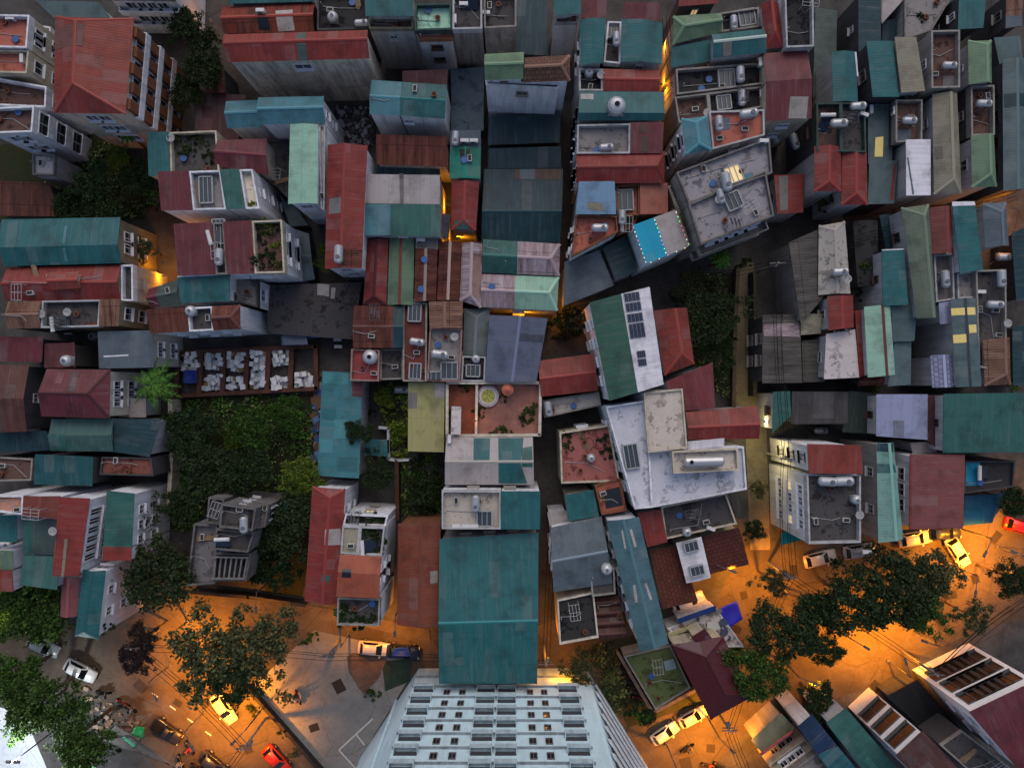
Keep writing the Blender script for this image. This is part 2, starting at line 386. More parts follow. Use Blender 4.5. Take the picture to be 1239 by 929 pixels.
def roof_part(root, q, h, ty, col, o, name='roof'):
    q = [Vector((p.x, p.y)) for p in q]
    wu = (q[1] - q[0]).length; wv = (q[3] - q[0]).length
    ty0 = ty
    if ty == 's': ty = 'sv'
    span = {'gu': wv, 'sv': wv, 'Sv': wv, 'gv': wu, 'su': wu, 'Su': wu}.get(ty, 1)
    rise = o.get('rise'); frac = o.get('frac', 0.5); hip = o.get('hip', (0, 0))
    if rise is None: rise = max(0.25, min(1.7, span * (0.1 if ty[0] == 'g' else 0.04)))
    f = hfun(ty, h, rise, frac, hip)
    def S(u, v): p = bil(q, u, v); return Vector((p.x, p.y, f(u, v)))
    bm = bmesh.new()
    if ty == 'f':
        par = o.get('par', 0.75); z = h - par
        vs = [bm.verts.new((p.x, p.y, z)) for p in (inset(q, 0.14) if par > 0 else q)]
        bm.faces.new(vs[::-1]); bm.normal_update()
        if bm.faces[:][0].normal.z < 0: bmesh.ops.reverse_faces(bm, faces=bm.faces[:])
        set_uv(bm, q[1] - q[0])
        link_mesh('terrace', bm, roof_mat(ty, col, o.get('mat')), root)
        if par > 0:
            bm = bmesh.new(); i = inset(q, 0.17)
            for a in range(4):
                b = (a + 1) % 4
                if a in o.get('nopar', ()): continue
                prism(bm, [q[a], q[b], i[b], i[a]], z - 0.25, h)
            link_mesh('parapet', bm, m_wall(o.get('pc', (128,125,124)), 0.55), root)
        g = lambda u, v: z
        return lambda u, v: Vector((*bil(q, u, v), z)), f
    if ty in ('gu', 'gv'):
        a, b = hip
        P = (lambda u, v: S(u, v)) if ty == 'gu' else (lambda u, v: S(v, u))
        c = [P(0, 0), P(1, 0), P(1, 1), P(0, 1)]
        N = 2
        def V(p): return bm.verts.new(p)
        RA, RB = P(a, frac), P(1 - b, frac)
        if a > 0: RA.z = h + rise
        if b > 0: RB.z = h + rise
        v0, v1, v2, v3, va, vb = map(V, (*c, RA, RB))
        bm.faces.new((v0, v1, vb, va)); bm.faces.new((va, vb, v2, v3))
        if a > 0: bm.faces.new((v0, va, v3))
        if b > 0: bm.faces.new((v1, v2, vb))
        ridge = (RA, RB); hips = ([(c[0], RA), (c[3], RA)] if a > 0 else []) + ([(c[1], RB), (c[2], RB)] if b > 0 else [])
    else:
        vs = [bm.verts.new(S(*uv)) for uv in ((0, 0), (1, 0), (1, 1), (0, 1))]
        bm.faces.new(vs); ridge = None; hips = []
    bm.normal_update()
    for fc in bm.faces[:]:
        if fc.normal.z < 0: fc.normal_flip()
    bmesh.ops.solidify(bm, geom=bm.faces[:], thickness=0.07)
    bm.normal_update(); bmesh.ops.recalc_face_normals(bm, faces=bm.faces[:])
    set_uv(bm, q[1] - q[0])
    link_mesh(name, bm, roof_mat(ty, col, o.get('mat')), root)
    if ridge and o.get('cap', True):
        bm = bmesh.new()
        for a_, b_ in [ridge] + hips:
            d = (b_ - a_); L = d.length
            if L < 0.05: continue
            s_ = Vector((-d.y, d.x, 0)).normalized() * 0.15; up = Vector((0, 0, 0.045)); dn = Vector((0, 0, -0.015 if (a_, b_) == ridge else -0.02))
            pr = [[p - s_ + dn, p + up, p + s_ + dn, p + Vector((0, 0, -0.06))] for p in (a_, b_)]
            vv = [[bm.verts.new(x) for x in r] for r in pr]
            for i in range(4): bm.faces.new((vv[0][i], vv[0][(i+1) % 4], vv[1][(i+1) % 4], vv[1][i]))
            bm.faces.new(vv[0][::-1]); bm.faces.new(vv[1])
        bmesh.ops.recalc_face_normals(bm, faces=bm.faces[:])
        set_uv(bm, q[1] - q[0])
        cc = o.get('capc')
        if cc is None:
            b_ = PAL[col] if isinstance(col, str) else col
            k_ = o.get('capk', 1.12); cc = tuple(min(255, int(x * k_ + 4)) for x in b_)
        link_mesh('ridge_cap', bm, m_plain('ridge_cap_' + str(cc), cc, 0.55), root)
    return S, f
def window(root, p, d, n, wd, ht, lit=False, fr='WL', shut=None):   # p centre on the wall, d along the wall, n outward
    rz = math.atan2(d.y, d.x); c = p + n * 0.03
    bm = bmesh.new()
    for sx in (-1, 1): box(bm, c.x + d.x * sx * (wd/2 + .04), c.y + d.y * sx * (wd/2 + .04), p.z, 0.09, 0.16, ht + 0.16, rz)
    for sz in (-1, 1): box(bm, c.x, c.y, p.z + sz * (ht/2 + .04), wd, 0.16, 0.09, rz)
    box(bm, c.x, c.y, p.z, 0.05, 0.11, ht, rz)
    s = p + n * 0.14
    box(bm, s.x, s.y, p.z - ht/2 - 0.13, wd + 0.3, 0.34, 0.08, rz)
    f = link_mesh('window', bm, m_plain('window_frame_' + str(fr), fr, 0.6), root)
    bm = bmesh.new(); g = p + n * 0.012
    box(bm, g.x, g.y, p.z, wd, 0.06, ht, rz)
    o = link_mesh('pane', bm, (m_plain('shutter_' + str(shut), shut, 0.6) if shut else m_lit() if lit else m_glass()), f)
    o.matrix_parent_inverse = root_inv(root)
    return f
def root_inv(root): return Matrix()
def block(root, wallk, t, ps, h, ty, col, **o):
    CNT[0] += 1; h = h + (CNT[0] * 0.0137) % 0.31
    px = [Vector(p) for p in pts(t, ps)] if isinstance(ps, str) else [Vector(tp(t, *p)) for p in ps]
    q3 = [w(p, h) for p in px]; q = [Vector((p.x, p.y)) for p in q3]
    segs = o.get('segs'); ax = o.get('ax', 'u'); wm = m_wall(o.get('wall', wallk), o.get('dirt', 0.5)); z0 = o.get('z0', -0.1)
    bm = bmesh.new(); surfs = []
    for sg in (segs or [(0, 1, ty, col)]):
        a, b, sty, sco = sg[:4]; so = dict(o)
        if len(sg) > 4: so.update(sg[4])
        if segs and len(sg) <= 4: so.pop('hip', None)
        sq = sub(q, a, b, ax)
        dh = so.get('dh', 0.0)
        S, f = roof_part(root, sq, h + dh, sty, sco, so)
        surfs.append((a, b, S))
        ins = 0.03 if sty == 'f' else 0.2 if not segs else 0.08
        wp = inset(sq, ins)
        if sty == 'f': z = h + dh - so.get('par', .75) - 0.03; prism(bm, wp, z0, z)
        else:
            g = lambda u, v: f(u, v) - 0.13
            fr = so.get('frac', 0.5)
            if sty == 'gu':
                poly = [wp[0], wp[1], lerp(wp[1], wp[2], fr), wp[2], wp[3], lerp(wp[0], wp[3], fr)]
                hs = [g(0, 0), g(1, 0), g(1, fr), g(1, 1), g(0, 1), g(0, fr)]
            elif sty == 'gv':
                poly = [wp[0], lerp(wp[0], wp[1], fr), wp[1], wp[2], lerp(wp[3], wp[2], fr), wp[3]]
                hs = [g(0, 0), g(fr, 0), g(1, 0), g(1, 1), g(fr, 1), g(0, 1)]
            else:
                poly = wp; hs = [g(0, 0), g(1, 0), g(1, 1), g(0, 1)]
            prism(bm, poly, z0, hs)
    bmesh.ops.recalc_face_normals(bm, faces=bm.faces[:])
    link_mesh('wall', bm, wm, root)
    def surf(p):
        u, v = invbil(px, Vector(p))
        for a, b, S in surfs:
            k = u if ax == 'u' else v
            if a - 1e-6 <= k <= b + 1e-6 or (a, b, S) == surfs[-1]:
                k2 = (k - a) / (b - a)
                return S(k2, v) if ax == 'u' else S(u, k2)
    plist = list(o.get('patch', ()))
    rp = random.Random(CNT[0] * 7 + 1)
    if not plist and ty != 'f' and not segs and o.get('mat') in (None, 'sheet') and abs((q[1]-q[0]).length * (q[3]-q[0]).length) > 22:
        for _ in range(rp.choice((0, 1, 1, 2))):
            bc_ = PAL[col] if isinstance(col, str) else col; k_ = rp.choice((.72, .82, 1.2)); g_ = rp.uniform(0, .4)
            cc_ = tuple(int(min(230, x * k_ * (1 - g_) + 112 * g_)) for x in bc_); a0 = rp.uniform(.04, .7); a1 = a0 + rp.uniform(.1, .28)
            b0, b1 = rp.choice(((.02, .46), (.54, .98), (.05, .3), (.6, .97))); fr_ = o.get('frac', .5)
            R_ = [(a0, b0), (a1, b0), (a1, b1), (a0, b1)] if ty != 'gv' else [(b0, a0), (b1, a0), (b1, a1), (b0, a1)]
            pq = [bil(px, *c) for c in R_]
            plist.append((' '.join('%f,%f' % (c.x, c.y) for c in pq), cc_, 'roof_sheet', 'sheet', 'p'))
    for pt in plist:
        pp = [Vector(p) for p in pts(pt[4] if len(pt) > 4 else t, pt[0])]; N = 6
        bm = bmesh.new(); grid = []
        for i in range(N + 1):
            grid.append([bm.verts.new(surf(bil(pp, i / N, j / N)) + Vector((0, 0, 0.035))) for j in range(N + 1)])
        for i in range(N):
            for j in range(N): bm.faces.new((grid[i][j], grid[i+1][j], grid[i+1][j+1], grid[i][j+1]))
        bm.normal_update()
        for fc in bm.faces: 
            if fc.normal.z < 0: fc.normal_flip()
        bmesh.ops.solidify(bm, geom=bm.faces[:], thickness=0.025); bm.normal_update()
        set_uv(bm, q[1] - q[0])
        nm = pt[2] if len(pt) > 2 else 'roof_sheet'
        mt = m_plain('lit_skylight_sheet', (200,184,120), .5, 0, .3, .45, (255,222,140), 0.22) if pt[1] == 'LIT' else m_glass() if pt[1] == 'GLASS' else PICK[pt[3] if len(pt) > 3 else ('rust' if pt[1] in ('RU','RS','PS') else 'sheet')](pt[1])
        link_mesh(nm, bm, mt, root)
    for s in o.get('sk', '').split():
        a = [float(x) for x in s.split(',')]; sw, sd = (a[2], a[3]) if len(a) > 3 else (1.4, 1.4)
        p = surf(tp(t, a[0], a[1])); d = (q[1] - q[0]); rz = math.atan2(d.y, d.x)
        bm = bmesh.new(); c, s_ = math.cos(rz), math.sin(rz)
        for dx, dy, bx, by in ((-sw/2, 0, .11, sd), (sw/2, 0, .11, sd), (0, -sd/2, sw, .11), (0, sd/2, sw, .11), (-sw/6, 0, .05, sd), (sw/6, 0, .05, sd)):
            box(bm, p.x + dx*c - dy*s_, p.y + dx*s_ + dy*c, p.z + 0.25, bx, by, 0.5 if bx > .1 or by > .1 else .1, rz)
        fo = link_mesh('skylight', bm, m_plain('skylight_frame', (158,162,168), .6), root)
        bm = bmesh.new(); box(bm, p.x, p.y, p.z + 0.2, sw - .1, sd - .1, 0.36, rz)
        link_mesh('pane', bm, m_lit() if len(a) > 4 else m_plain('skylight_pane', (62,72,82), .25, 0, .5, .3), fo)
    wp = inset(q, 0.03 if (ty == 'f' and not segs) else 0.08 if segs else 0.2)
    wins = list(o.get('win', ()))
    if not wins and h > 6 and z0 < 1 and len(px) == 4:
        rw = random.Random(CNT[0] * 13)
        for e in range(4):
            a, b = wp[e], wp[(e + 1) % 4]; d = (b - a).normalized(); n = Vector((-d.y, d.x)); mid = (a + b) / 2
            if (b - a).length > 3.0 and n.dot(-mid.normalized()) > .5 and rw.random() < .6:
                wins.append((e, rw.choice((1, 2, 2)), max(1, int((b - a).length / rw.uniform(2.6, 5))), {'w': rw.choice((.6, .8, 1.0)), 'h': rw.choice((.7, 1.0, 1.2)), 'top': rw.uniform(1.5, 2.1), 'fr': rw.choice(('GY', 'BR', 'CO', 'WL')), 'lit': ((0, 0),) if rw.random() < .07 else ()}))
    for wi in wins:
        e, fl, nc = wi[:3]; wo = wi[3] if len(wi) > 3 else {}
        a, b = wp[e], wp[(e + 1) % 4]; d = (b - a).normalized(); n = Vector((-d.y, d.x)); L = (b - a).length
        m_ = wo.get('m', 0.6); ww = wo.get('w', 1.15); hh = wo.get('h', 1.35)
        for k in range(fl):
            z = h - wo.get('top', 1.9) - 3.25 * k
            if z < 1.0: break
            for c in range(nc):
                x = lerp(m_ + ww/2, L - m_ - ww/2, (c + 0.5) / nc if wo.get('c', 1) else c / max(1, nc - 1))
                P = Vector((*(a + d * x), z)); 
                window(root, P, Vector((*d, 0)), Vector((*n, 0)), ww, hh, (k, c) in wo.get('lit', ()), wo.get('fr', 'WL'), wo.get('sh'))
    for pe, pn, pw, pc in o.get('pil', ()):            # rendered strips between the window columns
        a, b = wp[pe], wp[(pe + 1) % 4]; d = (b - a).normalized(); n = Vector((-d.y, d.x)); L = (b - a).length
        bm = bmesh.new()
        for i in range(pn):
            x = L * (i + .5) / pn; P = [a + d * (x - pw/2), a + d * (x + pw/2), a + d * (x + pw/2) + n * .45, a + d * (x - pw/2) + n * .45]
            prism(bm, P, 0, h - .3 - .4 * (i % 2))
        bmesh.ops.recalc_face_normals(bm, faces=bm.faces[:]); link_mesh('facade_strip', bm, m_wall(pc, .5), root)
    if o.get('slats'):                                  # open beams across the terrace
        bm = bmesh.new(); N = o['slats']
        for i in range(N):
            a = bil(q, (i + .5) / N, .1); b = bil(q, (i + .5) / N, .9); c = (a + b) / 2; d = b - a
            box(bm, c.x, c.y, h + .1, d.length, .16, .22, math.atan2(d.y, d.x))
        for v_ in (.12, .88):
            a = bil(q, .03, v_); b = bil(q, .97, v_); c = (a + b) / 2; d = b - a; box(bm, c.x, c.y, h + .32, d.length, .18, .2, math.atan2(d.y, d.x))
        link_mesh('pergola', bm, m_wall((120,118,120), .6), root)
    if (ty == 'f' or segs) and not o.get('slats'):
        TERR.append((root, px, surfs, ax, q))
    for ba in o.get('balc', ()):                     # balconies: edge, floors, depth, colour
        e, fl, dp, bc = ba; a, b = wp[e], wp[(e + 1) % 4]; d = (b - a).normalized(); n = Vector((-d.y, d.x))
        for k in range(fl):
            z = h - 3.3 * (k + 1) + 0.2
            if z < 1: break
            bm = bmesh.new(); P = [a + d*.15, b - d*.15, b - d*.15 + n * dp, a + d*.15 + n * dp]
            prism(bm, P, z - 0.14, z)
            i = inset(P, 0.09)
            for s in range(1, 4):
                prism(bm, [P[s], P[(s+1) % 4], i[(s+1) % 4], i[s]], z + 0.002, z + 0.9)
            bmesh.ops.recalc_face_normals(bm, faces=bm.faces[:])
            link_mesh('balcony', bm, m_wall(bc, 0.45), root)
    return surf
def b(t, ps, h, ty, col, **o): return (t, ps, h, ty, col, o)
def H(name, label, wallk, *blocks, cat=None, group=None):
    t, ps, h = blocks[0][:3]
    pl = [w(p, h) for p in pts(t, ps)]; c = sum(pl, Vector()) / len(pl); c.z = 0
    root = empty(name, c, 0, label, cat or name.replace('_', ' ').split()[-1], group, True)
    for bl in blocks: block(root, wallk, *bl[:5], **bl[5])
    return root
# ---------------------------------------------------------------- the houses (tile, corners clockwise from top, eave height, roof, colour)
# north-west corner
H('apartment_house', 'apartment block with red hipped roof and banded brick balconies on its side', 'BG',
  b('00','310,95 752,108 705,640 300,635',13,'gv','RB',frac=.36,hip=(.1,.26),rise=1.5,capk=1.08,
    win=[(1,4,6,{'w':1.1,'m':.5}),(2,3,2,{'m':1.5})],pil=[(1,5,1.0,'BW')],balc=[(1,4,.55,'WL')],dirt=.7))
H('house', 'terracotta terraced house with white parapets west of the big red hipped roof', 'CR',
  b('00','-60,80 165,85 150,270 -60,265',11,'f','TC',pc='WL',win=[(1,2,2)]),
  b('00','-60,278 162,282 150,412 -60,408',10.6,'f','TC',pc='CR',win=[(1,2,1)]))
H('house', 'low white side wing between the terracotta terraces and red hipped roof', 'WL', b('00','208,140 285,152 268,350 235,338',6,'f','P',par=.4,pc='WL'))
H('house', 'brown roof terrace framed by thick white beams', 'WL', b('00','-60,430 262,486 256,604 -60,590',9.5,'f','BR',pc='WL',par=1.0,win=[(1,2,1)]))
H('house', 'dark flat-roofed white house with a stack of wide barred windows', 'WL',
  b('00','-60,605 192,595 180,742 -60,750',11.5,'f','BR',pc='WL',win=[(1,3,1,{'w':2.0,'h':1.7}),(2,2,2)],balc=[(1,3,.4,'WL')]))
H('house', 'small square grey flat roof below the barred white house', 'GY', b('10','180,-20 308,-12 303,102 182,100',6,'f','P',par=.3))
H('shed', 'low dark brown shed roof beside the shrubs north of the blue teal roof', 'DK', b('10','-20,135 285,150 335,335 -20,330',4,'sv','BR',mat='rust'))
H('apartment_house', 'white building at the top edge with slanting window bands', 'WL', b('00','640,-270 975,-270 968,-14 600,-20',9,'f','C',win=[(2,3,4)],balc=[(2,2,.6,'WL')]))
H('shed', 'dark teal lean-to against the white top edge building', 'DK', b('00','975,-40 1062,-40 1052,135 974,130',3.5,'sv','TD'))
H('shed', 'wide grey-teal shed behind the red hipped roof', 'GY', b('00','205,8 560,18 620,100 300,100',3.2,'sv','GT'))
H('shed', 'dark maroon workshop roof in the shade by the twin teal house', 'DK', b('01','-72,520 226,540 180,782 -60,790',4,'sv','MD'))
H('shed', 'small rusty shed roof under the orange-lit trees', 'DK', b('01','-5,370 100,368 107,522 -5,522',5,'sv','RU'))
H('house', 'narrow house with teal roof strip and white lattice roof garden', 'CR',
  b('00','832,748 1215,733 1235,985 835,990',8.6,'f','CD',segs=[(0,.31,'sv','T'),(.31,1,'f','CD')],pc='CR'))
H('house', 'house with maroon sheet, gravel terrace and green strip side by side', 'WL',
  b('10','890,85 1418,68 1458,290 905,302',10.5,'f','C',segs=[(0,.325,'sv','RM'),(.325,.66,'f','C'),(.66,.86,'sv','TG'),(.86,1,'f','CR')],
    sk='1150,180,1.3,2.6',win=[(1,3,1,{'w':.7,'h':.9})],pc='WL'))
H('house', 'long blue teal roof in front of the old red tin roof', 'BE', b('10','8,352 676,338 680,597 22,614',9,'gu','T',rise=.7,frac=.62,cap=False,patch=[('370,390 385,390 385,590 370,590','TL')],win=[(1,2,2)]))
H('house', 'old red tin roof with a raised dormer across its ridge', 'CR',
  b('10','40,622 746,604 748,808 30,808',8.5,'gu','RB',segs=[(0,.905,'gu','R',{'rise':.9,'mat':'sheet'}),(.905,1,'f','CD',{'pc':'WL'})]),
  b('10','262,650 445,645 450,738 285,746',9.7,'gu','RB',rise=.5,z0=8))
H('house', 'flat grey terrace between two rust-striped tin sheets', 'BE',
  b('10','45,812 680,798 668,950 40,965',9,'f','CD',segs=[(0,.3,'gu','RS',{'rise':.5}),(.3,.82,'f','CD'),(.82,1,'sv','RS')],pc='GY',patch=[('450,930 560,925 560,950 450,952','RU')],win=[(1,2,1)]))
H('house', 'house with two crimson roofs and a planted terrace', 'WL',
  b('10','980,378 1584,352 1600,650 1000,666',10.5,'f','CD',segs=[(0,.355,'sv','RM'),(.355,.46,'f','CD'),(.46,.72,'sv','RM'),(.72,1,'f','BR',{'pc':'CR','par':1.0})],
    sk='1222,415,1.2,2.4',win=[(2,1,3,{'w':2.0,'h':.5}),(1,2,2,{'w':2.2,'h':.5})]))
H('house', 'bright teal sheet with white rim above the rusty terrace', 'WL', b('10','1000,670 1298,655 1293,808 1015,822',9.5,'sv','T',rise=.3,patch=[('1002,671 1297,657 1297,664 1002,679','W')]))
H('shed', 'sage hipped roof with a maroon edge by the orange-lit yard', 'GY', b('10','835,742 1000,688 1022,830 842,848',7,'gu','GD',segs=[(0,.32,'gu','RM',{'rise':.8}),(.32,1,'gu','GD',{'rise':.8})]))
H('house', 'small grey terrace strung with wires beside the bright teal sheet', 'WL', b('11','142,664 285,690 285,846 148,806',8,'f','C',pc='DK',win=[(1,1,1)]))
H('house', 'white house with rusty tin at both ends and tanks between', 'WL',
  b('10','825,858 1350,830 1352,966 845,992',10.5,'f','CD',segs=[(0,.43,'sv','RU'),(.43,.7,'f','CD'),(.7,1,'gu','RU',{'rise':.6,'hip':(0,.3)})],win=[(2,2,3,{'w':.6,'h':.8})],pc='WL'))
# top centre-left
H('house', 'rusty red gabled roof with black skylight at the top edge', 'BR',
  b('01','85,40 608,15 605,178 95,190',8,'gu','RB',mat='rust',rise=.7,patch=[('290,85 352,80 358,172 298,175','GLASS','roof_window'),('395,72 490,66 497,174 405,180','P')]))
H('shed', 'teal strip roof at the top edge above the rusty red gable', 'GY', b('01','120,-60 600,-60 604,10 125,22',8.4,'sv','T'))
H('house', 'black flat terrace with a dish and frames at the top edge', 'DK', b('01','622,-60 892,-60 905,162 620,170',9,'f','BK',pc='DK'))
H('house', 'tall grey house under a teal roof with rusty band at top edge', 'GY', b('01','890,-60 1162,-60 1160,92 892,92',12,'sv','T',win=[(2,1,1,{'w':1,'h':.8})],dirt=.8),
  b('01','905,105 1160,105 1162,162 912,162',10.8,'f','BR',par=.4,pc='BE'))
H('house', 'long double crimson roof joined by a sage panel over a stained blank wall', 'BG',
  b('01','95,195 905,170 915,330 120,352',12.5,'gu','R',rise=.7,frac=.4,capk=1.08,patch=[('508,188 562,186 570,342 520,346','GD')],win=[(2,1,1,{'w':1.6,'h':1.1,'m':3})],dirt=.9))
H('house', 'grey-walled house with a pale teal twin gable', 'WL',
  b('01','290,548 660,541 667,692 298,702',10.5,'gu','TL',rise=.8,win=[(1,2,1,{'w':.6,'h':.8})]),
  b('01','108,570 292,562 300,716 116,722',8.6,'gu','TL',rise=.7))
H('house', 'square teal roof with a paler left half over a white wall', 'WL', b('01','925,450 1352,478 1338,668 915,642',9.5,'sv','T',segs=[(0,.4,'gu','TL',{'rise':.4}),(.4,1,'gu','T',{'rise':.4})],rise=.4))
H('shed', 'dark crimson roof half hidden behind the square teal roof', 'DK', b('02','-60,405 195,395 190,482 -60,470',8.5,'sv','MD'))
H('house', 'rust-brown patched roof under the square teal house', 'GY', b('01','955,760 1352,772 1358,938 950,925',7.5,'sv','RU'))
H('shed', 'dark blue-teal strip behind the pale sheet roof', 'DK', b('11','962,58 1310,52 1312,100 965,98',5.5,'sv','TD'))
H('house', 'maroon gable with striped sheets beside the mint roof', 'CR', b('01','62,788 338,778 348,985 45,932',8.5,'gu','RM',rise=.7,mat='sheet'))
H('shed', 'low dark concrete roof squeezed between maroon gable and mint roof', 'DK', b('11','345,-90 462,-90 452,228 345,120',5,'f','CD',par=.2,pc='DK'))
H('shed', 'dark teal triangle shed below the mint roof', 'DK', b('11','412,212 492,272 575,385 470,392',3,'su','TD'))
H('shed', 'low blue-grey shed with slanting sheets beside the hedge', 'DK', b('11','488,402 575,432 608,688 512,704',3,'gu','SL',rise=.3))
H('shed', 'wide blackened old yard roof with two pale patches', 'DK', b('11','342,720 872,704 832,1025 345,992',3.2,'gu','CD',rise=.4,mat='conc',cap=False,patch=[('622,712 690,716 690,785 624,775','P'),('702,735 725,735 722,796 700,796','P')]))
H('house', 'tall white-walled house with a pale mint corrugated roof', 'WL', b('01','470,700 628,700 622,1144 457,1147',11.5,'gv','M',rise=.35,cap=False,win=[(2,1,1)]),
  b('11','630,-180 668,-180 662,300 640,290',10,'f','P',par=.3,pc='GY'))
H('house', 'long red gabled roof with grey patch and small tank', 'WL',
  b('01','680,815 905,818 872,1508 665,1512',10.5,'gv','R',rise=.8,frac=.46,capk=1.05,patch=[('690,1118 766,1118 766,1206 688,1206','C'),('765,1402 878,1406 870,1498 766,1498','RU')]))
H('house', 'pale sheet roof above a broad teal half', 'GY',
  b('11','890,100 1312,105 1310,446 882,440',9,'gv','P',ax='v',segs=[(0,.48,'sv','P'),(.48,1,'sv','TG')],patch=[('1086,100 1108,100 1108,262 1088,262','C'),('885,268 1035,268 1032,440 884,440','TL')]))
H('house', 'crimson ridge roof first in the row of striped gables', 'GY', b('11','905,465 1022,462 1010,832 878,830',7.5,'gv','R',rise=.7,capc=(70,24,28),hip=(0,.12)))
H('house', 'sage green ridge roof with rust-red ridge in the gable row', 'GY', b('11','1028,450 1168,450 1160,832 1015,832',7.4,'gv','G',rise=.7,capc=(110,50,45)))
H('house', 'brown ribbed roof with grey hatch end in the gable row', 'DK', b('12','14,455 138,460 128,812 5,812',7.6,'gv','RU',ax='v',segs=[(0,.17,'f','C',{'par':.2}),(.17,1,'gv','RU',{'rise':.6,'capc':(140,130,125)})]))
H('house', 'dark brown ridge roof with pale ridge line in the gable row', 'DK', b('12','148,478 272,480 262,806 132,806',7.3,'gv','RU',rise=.7,capc=(170,150,140)))
H('house', 'mauve peeling ridge roof last in the row of striped gables', 'DK', b('12','275,485 388,485 380,846 262,806',7.5,'gv','PS',rise=.7,hip=(0,.14),mat='rust',patch=[('330,560 385,560 378,790 328,790','PK')]))
H('house', 'green gable half joined to a peeling striped hip', 'GY', b('12','393,462 825,488 820,668 388,650',7.2,'gu','TG',segs=[(0,.45,'gu','TG',{'rise':.9}),(.45,1,'gu','PS',{'rise':.9,'hip':(0,.22)})]))
H('house', 'peeling striped gable half joined to a fresh mint hip', 'GY', b('12','385,656 818,673 808,863 378,845',7,'gu','M',segs=[(0,.44,'gu','PS',{'rise':.9}),(.44,1,'gu','M',{'rise':.9,'hip':(0,.22)})]))
H('market_hall', 'great dark teal hall roof with a patched upper band', 'DK',
  b('12','398,68 842,66 825,480 383,480',6.2,'gu','TD',frac=.6,rise=1.0,patch=[('568,72 600,70 600,128 570,128','BR'),('600,70 684,68 682,128 600,128','SL'),('684,68 835,70 832,130 684,128','BR')]))
H('market_hall', 'dark teal shed roof with white debris below the sage gable', 'DK', b('02','425,658 828,645 824,802 420,816',5.5,'sv','TD'))
H('market_hall', 'dark teal middle roof between two larger teal sheds', 'DK', b('02','424,838 828,826 832,945 420,948',5.8,'sv','TD'))
H('house', 'slim red gable with a teal hipped end over the orange alley', 'GY', b('12','215,140 372,138 352,413 215,408',8,'gv','R',rise=.6,hip=(0,.18),patch=[('238,362 312,360 318,408 222,406','TG')]))
H('house', 'vivid green tarp roof with black shadows and grey top', 'GY', b('02','210,738 380,736 376,1005 203,1002',8.4,'gv','GG',ax='v',segs=[(0,.34,'sv','SL'),(.34,1,'gv','GG',{'rise':.3})],patch=[('260,845 320,842 318,870 270,920','BK')]))  # black patch laid on the green slope
H('shed', 'tiny blue-grey canopy over the orange-lit alley', 'GY', b('12','150,322 206,320 202,455 152,455',5,'su','SB'))
H('house', 'tall grey house with a blotched pale green terrace', 'GY', b('02','10,22 213,18 218,166 8,172',12,'f','M',pc='GD',dirt=.8,win=[(2,2,1,{'w':.9,'h':.6})]),
  b('02','20,178 218,172 220,222 32,225',11,'f','TC',par=.3,pc='BW'))
H('house', 'dark roof terrace with white door frame over a stained concrete wall', 'CO', b('02','222,-40 386,-40 388,162 220,166',12,'f','CD',pc='GY',dirt=.95))
H('house', 'charcoal terrace beside the deep teal shaft at the top edge', 'CO', b('02','396,-40 580,-40 580,150 398,160',11,'f','CD',pc='CO',dirt=.95))
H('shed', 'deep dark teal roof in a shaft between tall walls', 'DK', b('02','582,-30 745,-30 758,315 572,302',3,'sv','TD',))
H('shed', 'long low blue-black roof in the lane by the sage gable', 'DK', b('02','212,392 398,380 396,738 214,734',3,'Su','SL',mat='conc'))
H('house', 'white-walled house with sage gable and brown tiled hip', 'WL',
  b('02','400,305 622,293 618,446 402,452',14.5,'gu','G',rise=.8),
  b('02','626,325 880,310 880,455 620,466',14.3,'gu','RS',rise=.9,hip=(0,.2),mat='tile'),
  b('02','404,452 820,466 818,500 408,478',13.4,'f','BR',par=.2,pc='WL'))
H('house', 'grey tower house with small teal roof by the top edge', 'GY', b('02','790,-60 945,-60 944,80 796,88',12.5,'sv','T',win=[(2,2,1,{'w':.5,'h':.5})],dirt=.8),
  b('02','794,92 928,88 925,130 792,135',11.4,'f','BR',par=.2))
# the column right of the dark hall
H('house', 'maroon roof at the top edge beside the teal pair', 'GY', b('02','948,-50 1086,-50 1085,105 944,105',11,'sv','RM'))
H('house', 'teal rectangle roof left of a terrace with steel frame', 'GY', b('02','936,112 1082,106 1066,357 940,369',11.5,'gv','T',rise=.4,cap=False,win=[(3,2,2)]))
H('house', 'pair of teal and maroon roofs along the orange side street', 'GY', b('03','10,108 240,130 236,362 4,350',11,'gv','T',rise=.5,cap=False),b('03','20,20 222,22 220,122 15,105',10.4,'sv','RM'))
H('house', 'narrow dark terrace between the two teal roofs', 'DK', b('02','1092,120 1170,122 1165,360 1070,350',10.3,'f','CD',pc='WL',sk='1130,170,1.6,1.2'))
H('house', 'red ribbed roof behind a little dark terrace', 'GY', b('02','930,385 1385,395 1380,515 932,510',10.6,'f','BK',segs=[(0,.3,'f','BK'),(.3,1,'gu','R',{'rise':.4})],pc='GY'))
H('house', 'broad teal roof carrying a round white tank', 'GY', b('02','932,515 1408,518 1408,676 926,676',11,'gu','T',rise=.5,frac=.8,cap=False,patch=[('940,530 1012,530 1012,564 940,562','P')],win=[(3,3,2)],mat='sheet'))
H('house', 'grey terrace and maroon pergola sharing one roof', 'GY', b('02','922,700 1405,690 1402,862 918,864',10.8,'f','C',segs=[(0,.62,'f','C'),(.62,1,'sv','RM',{'par':.4})],pc='GY',patch=[('1275,770 1320,770 1320,855 1270,855','BR'),('1270,705 1310,700 1310,750 1268,750','BR')],win=[(3,2,2)]))
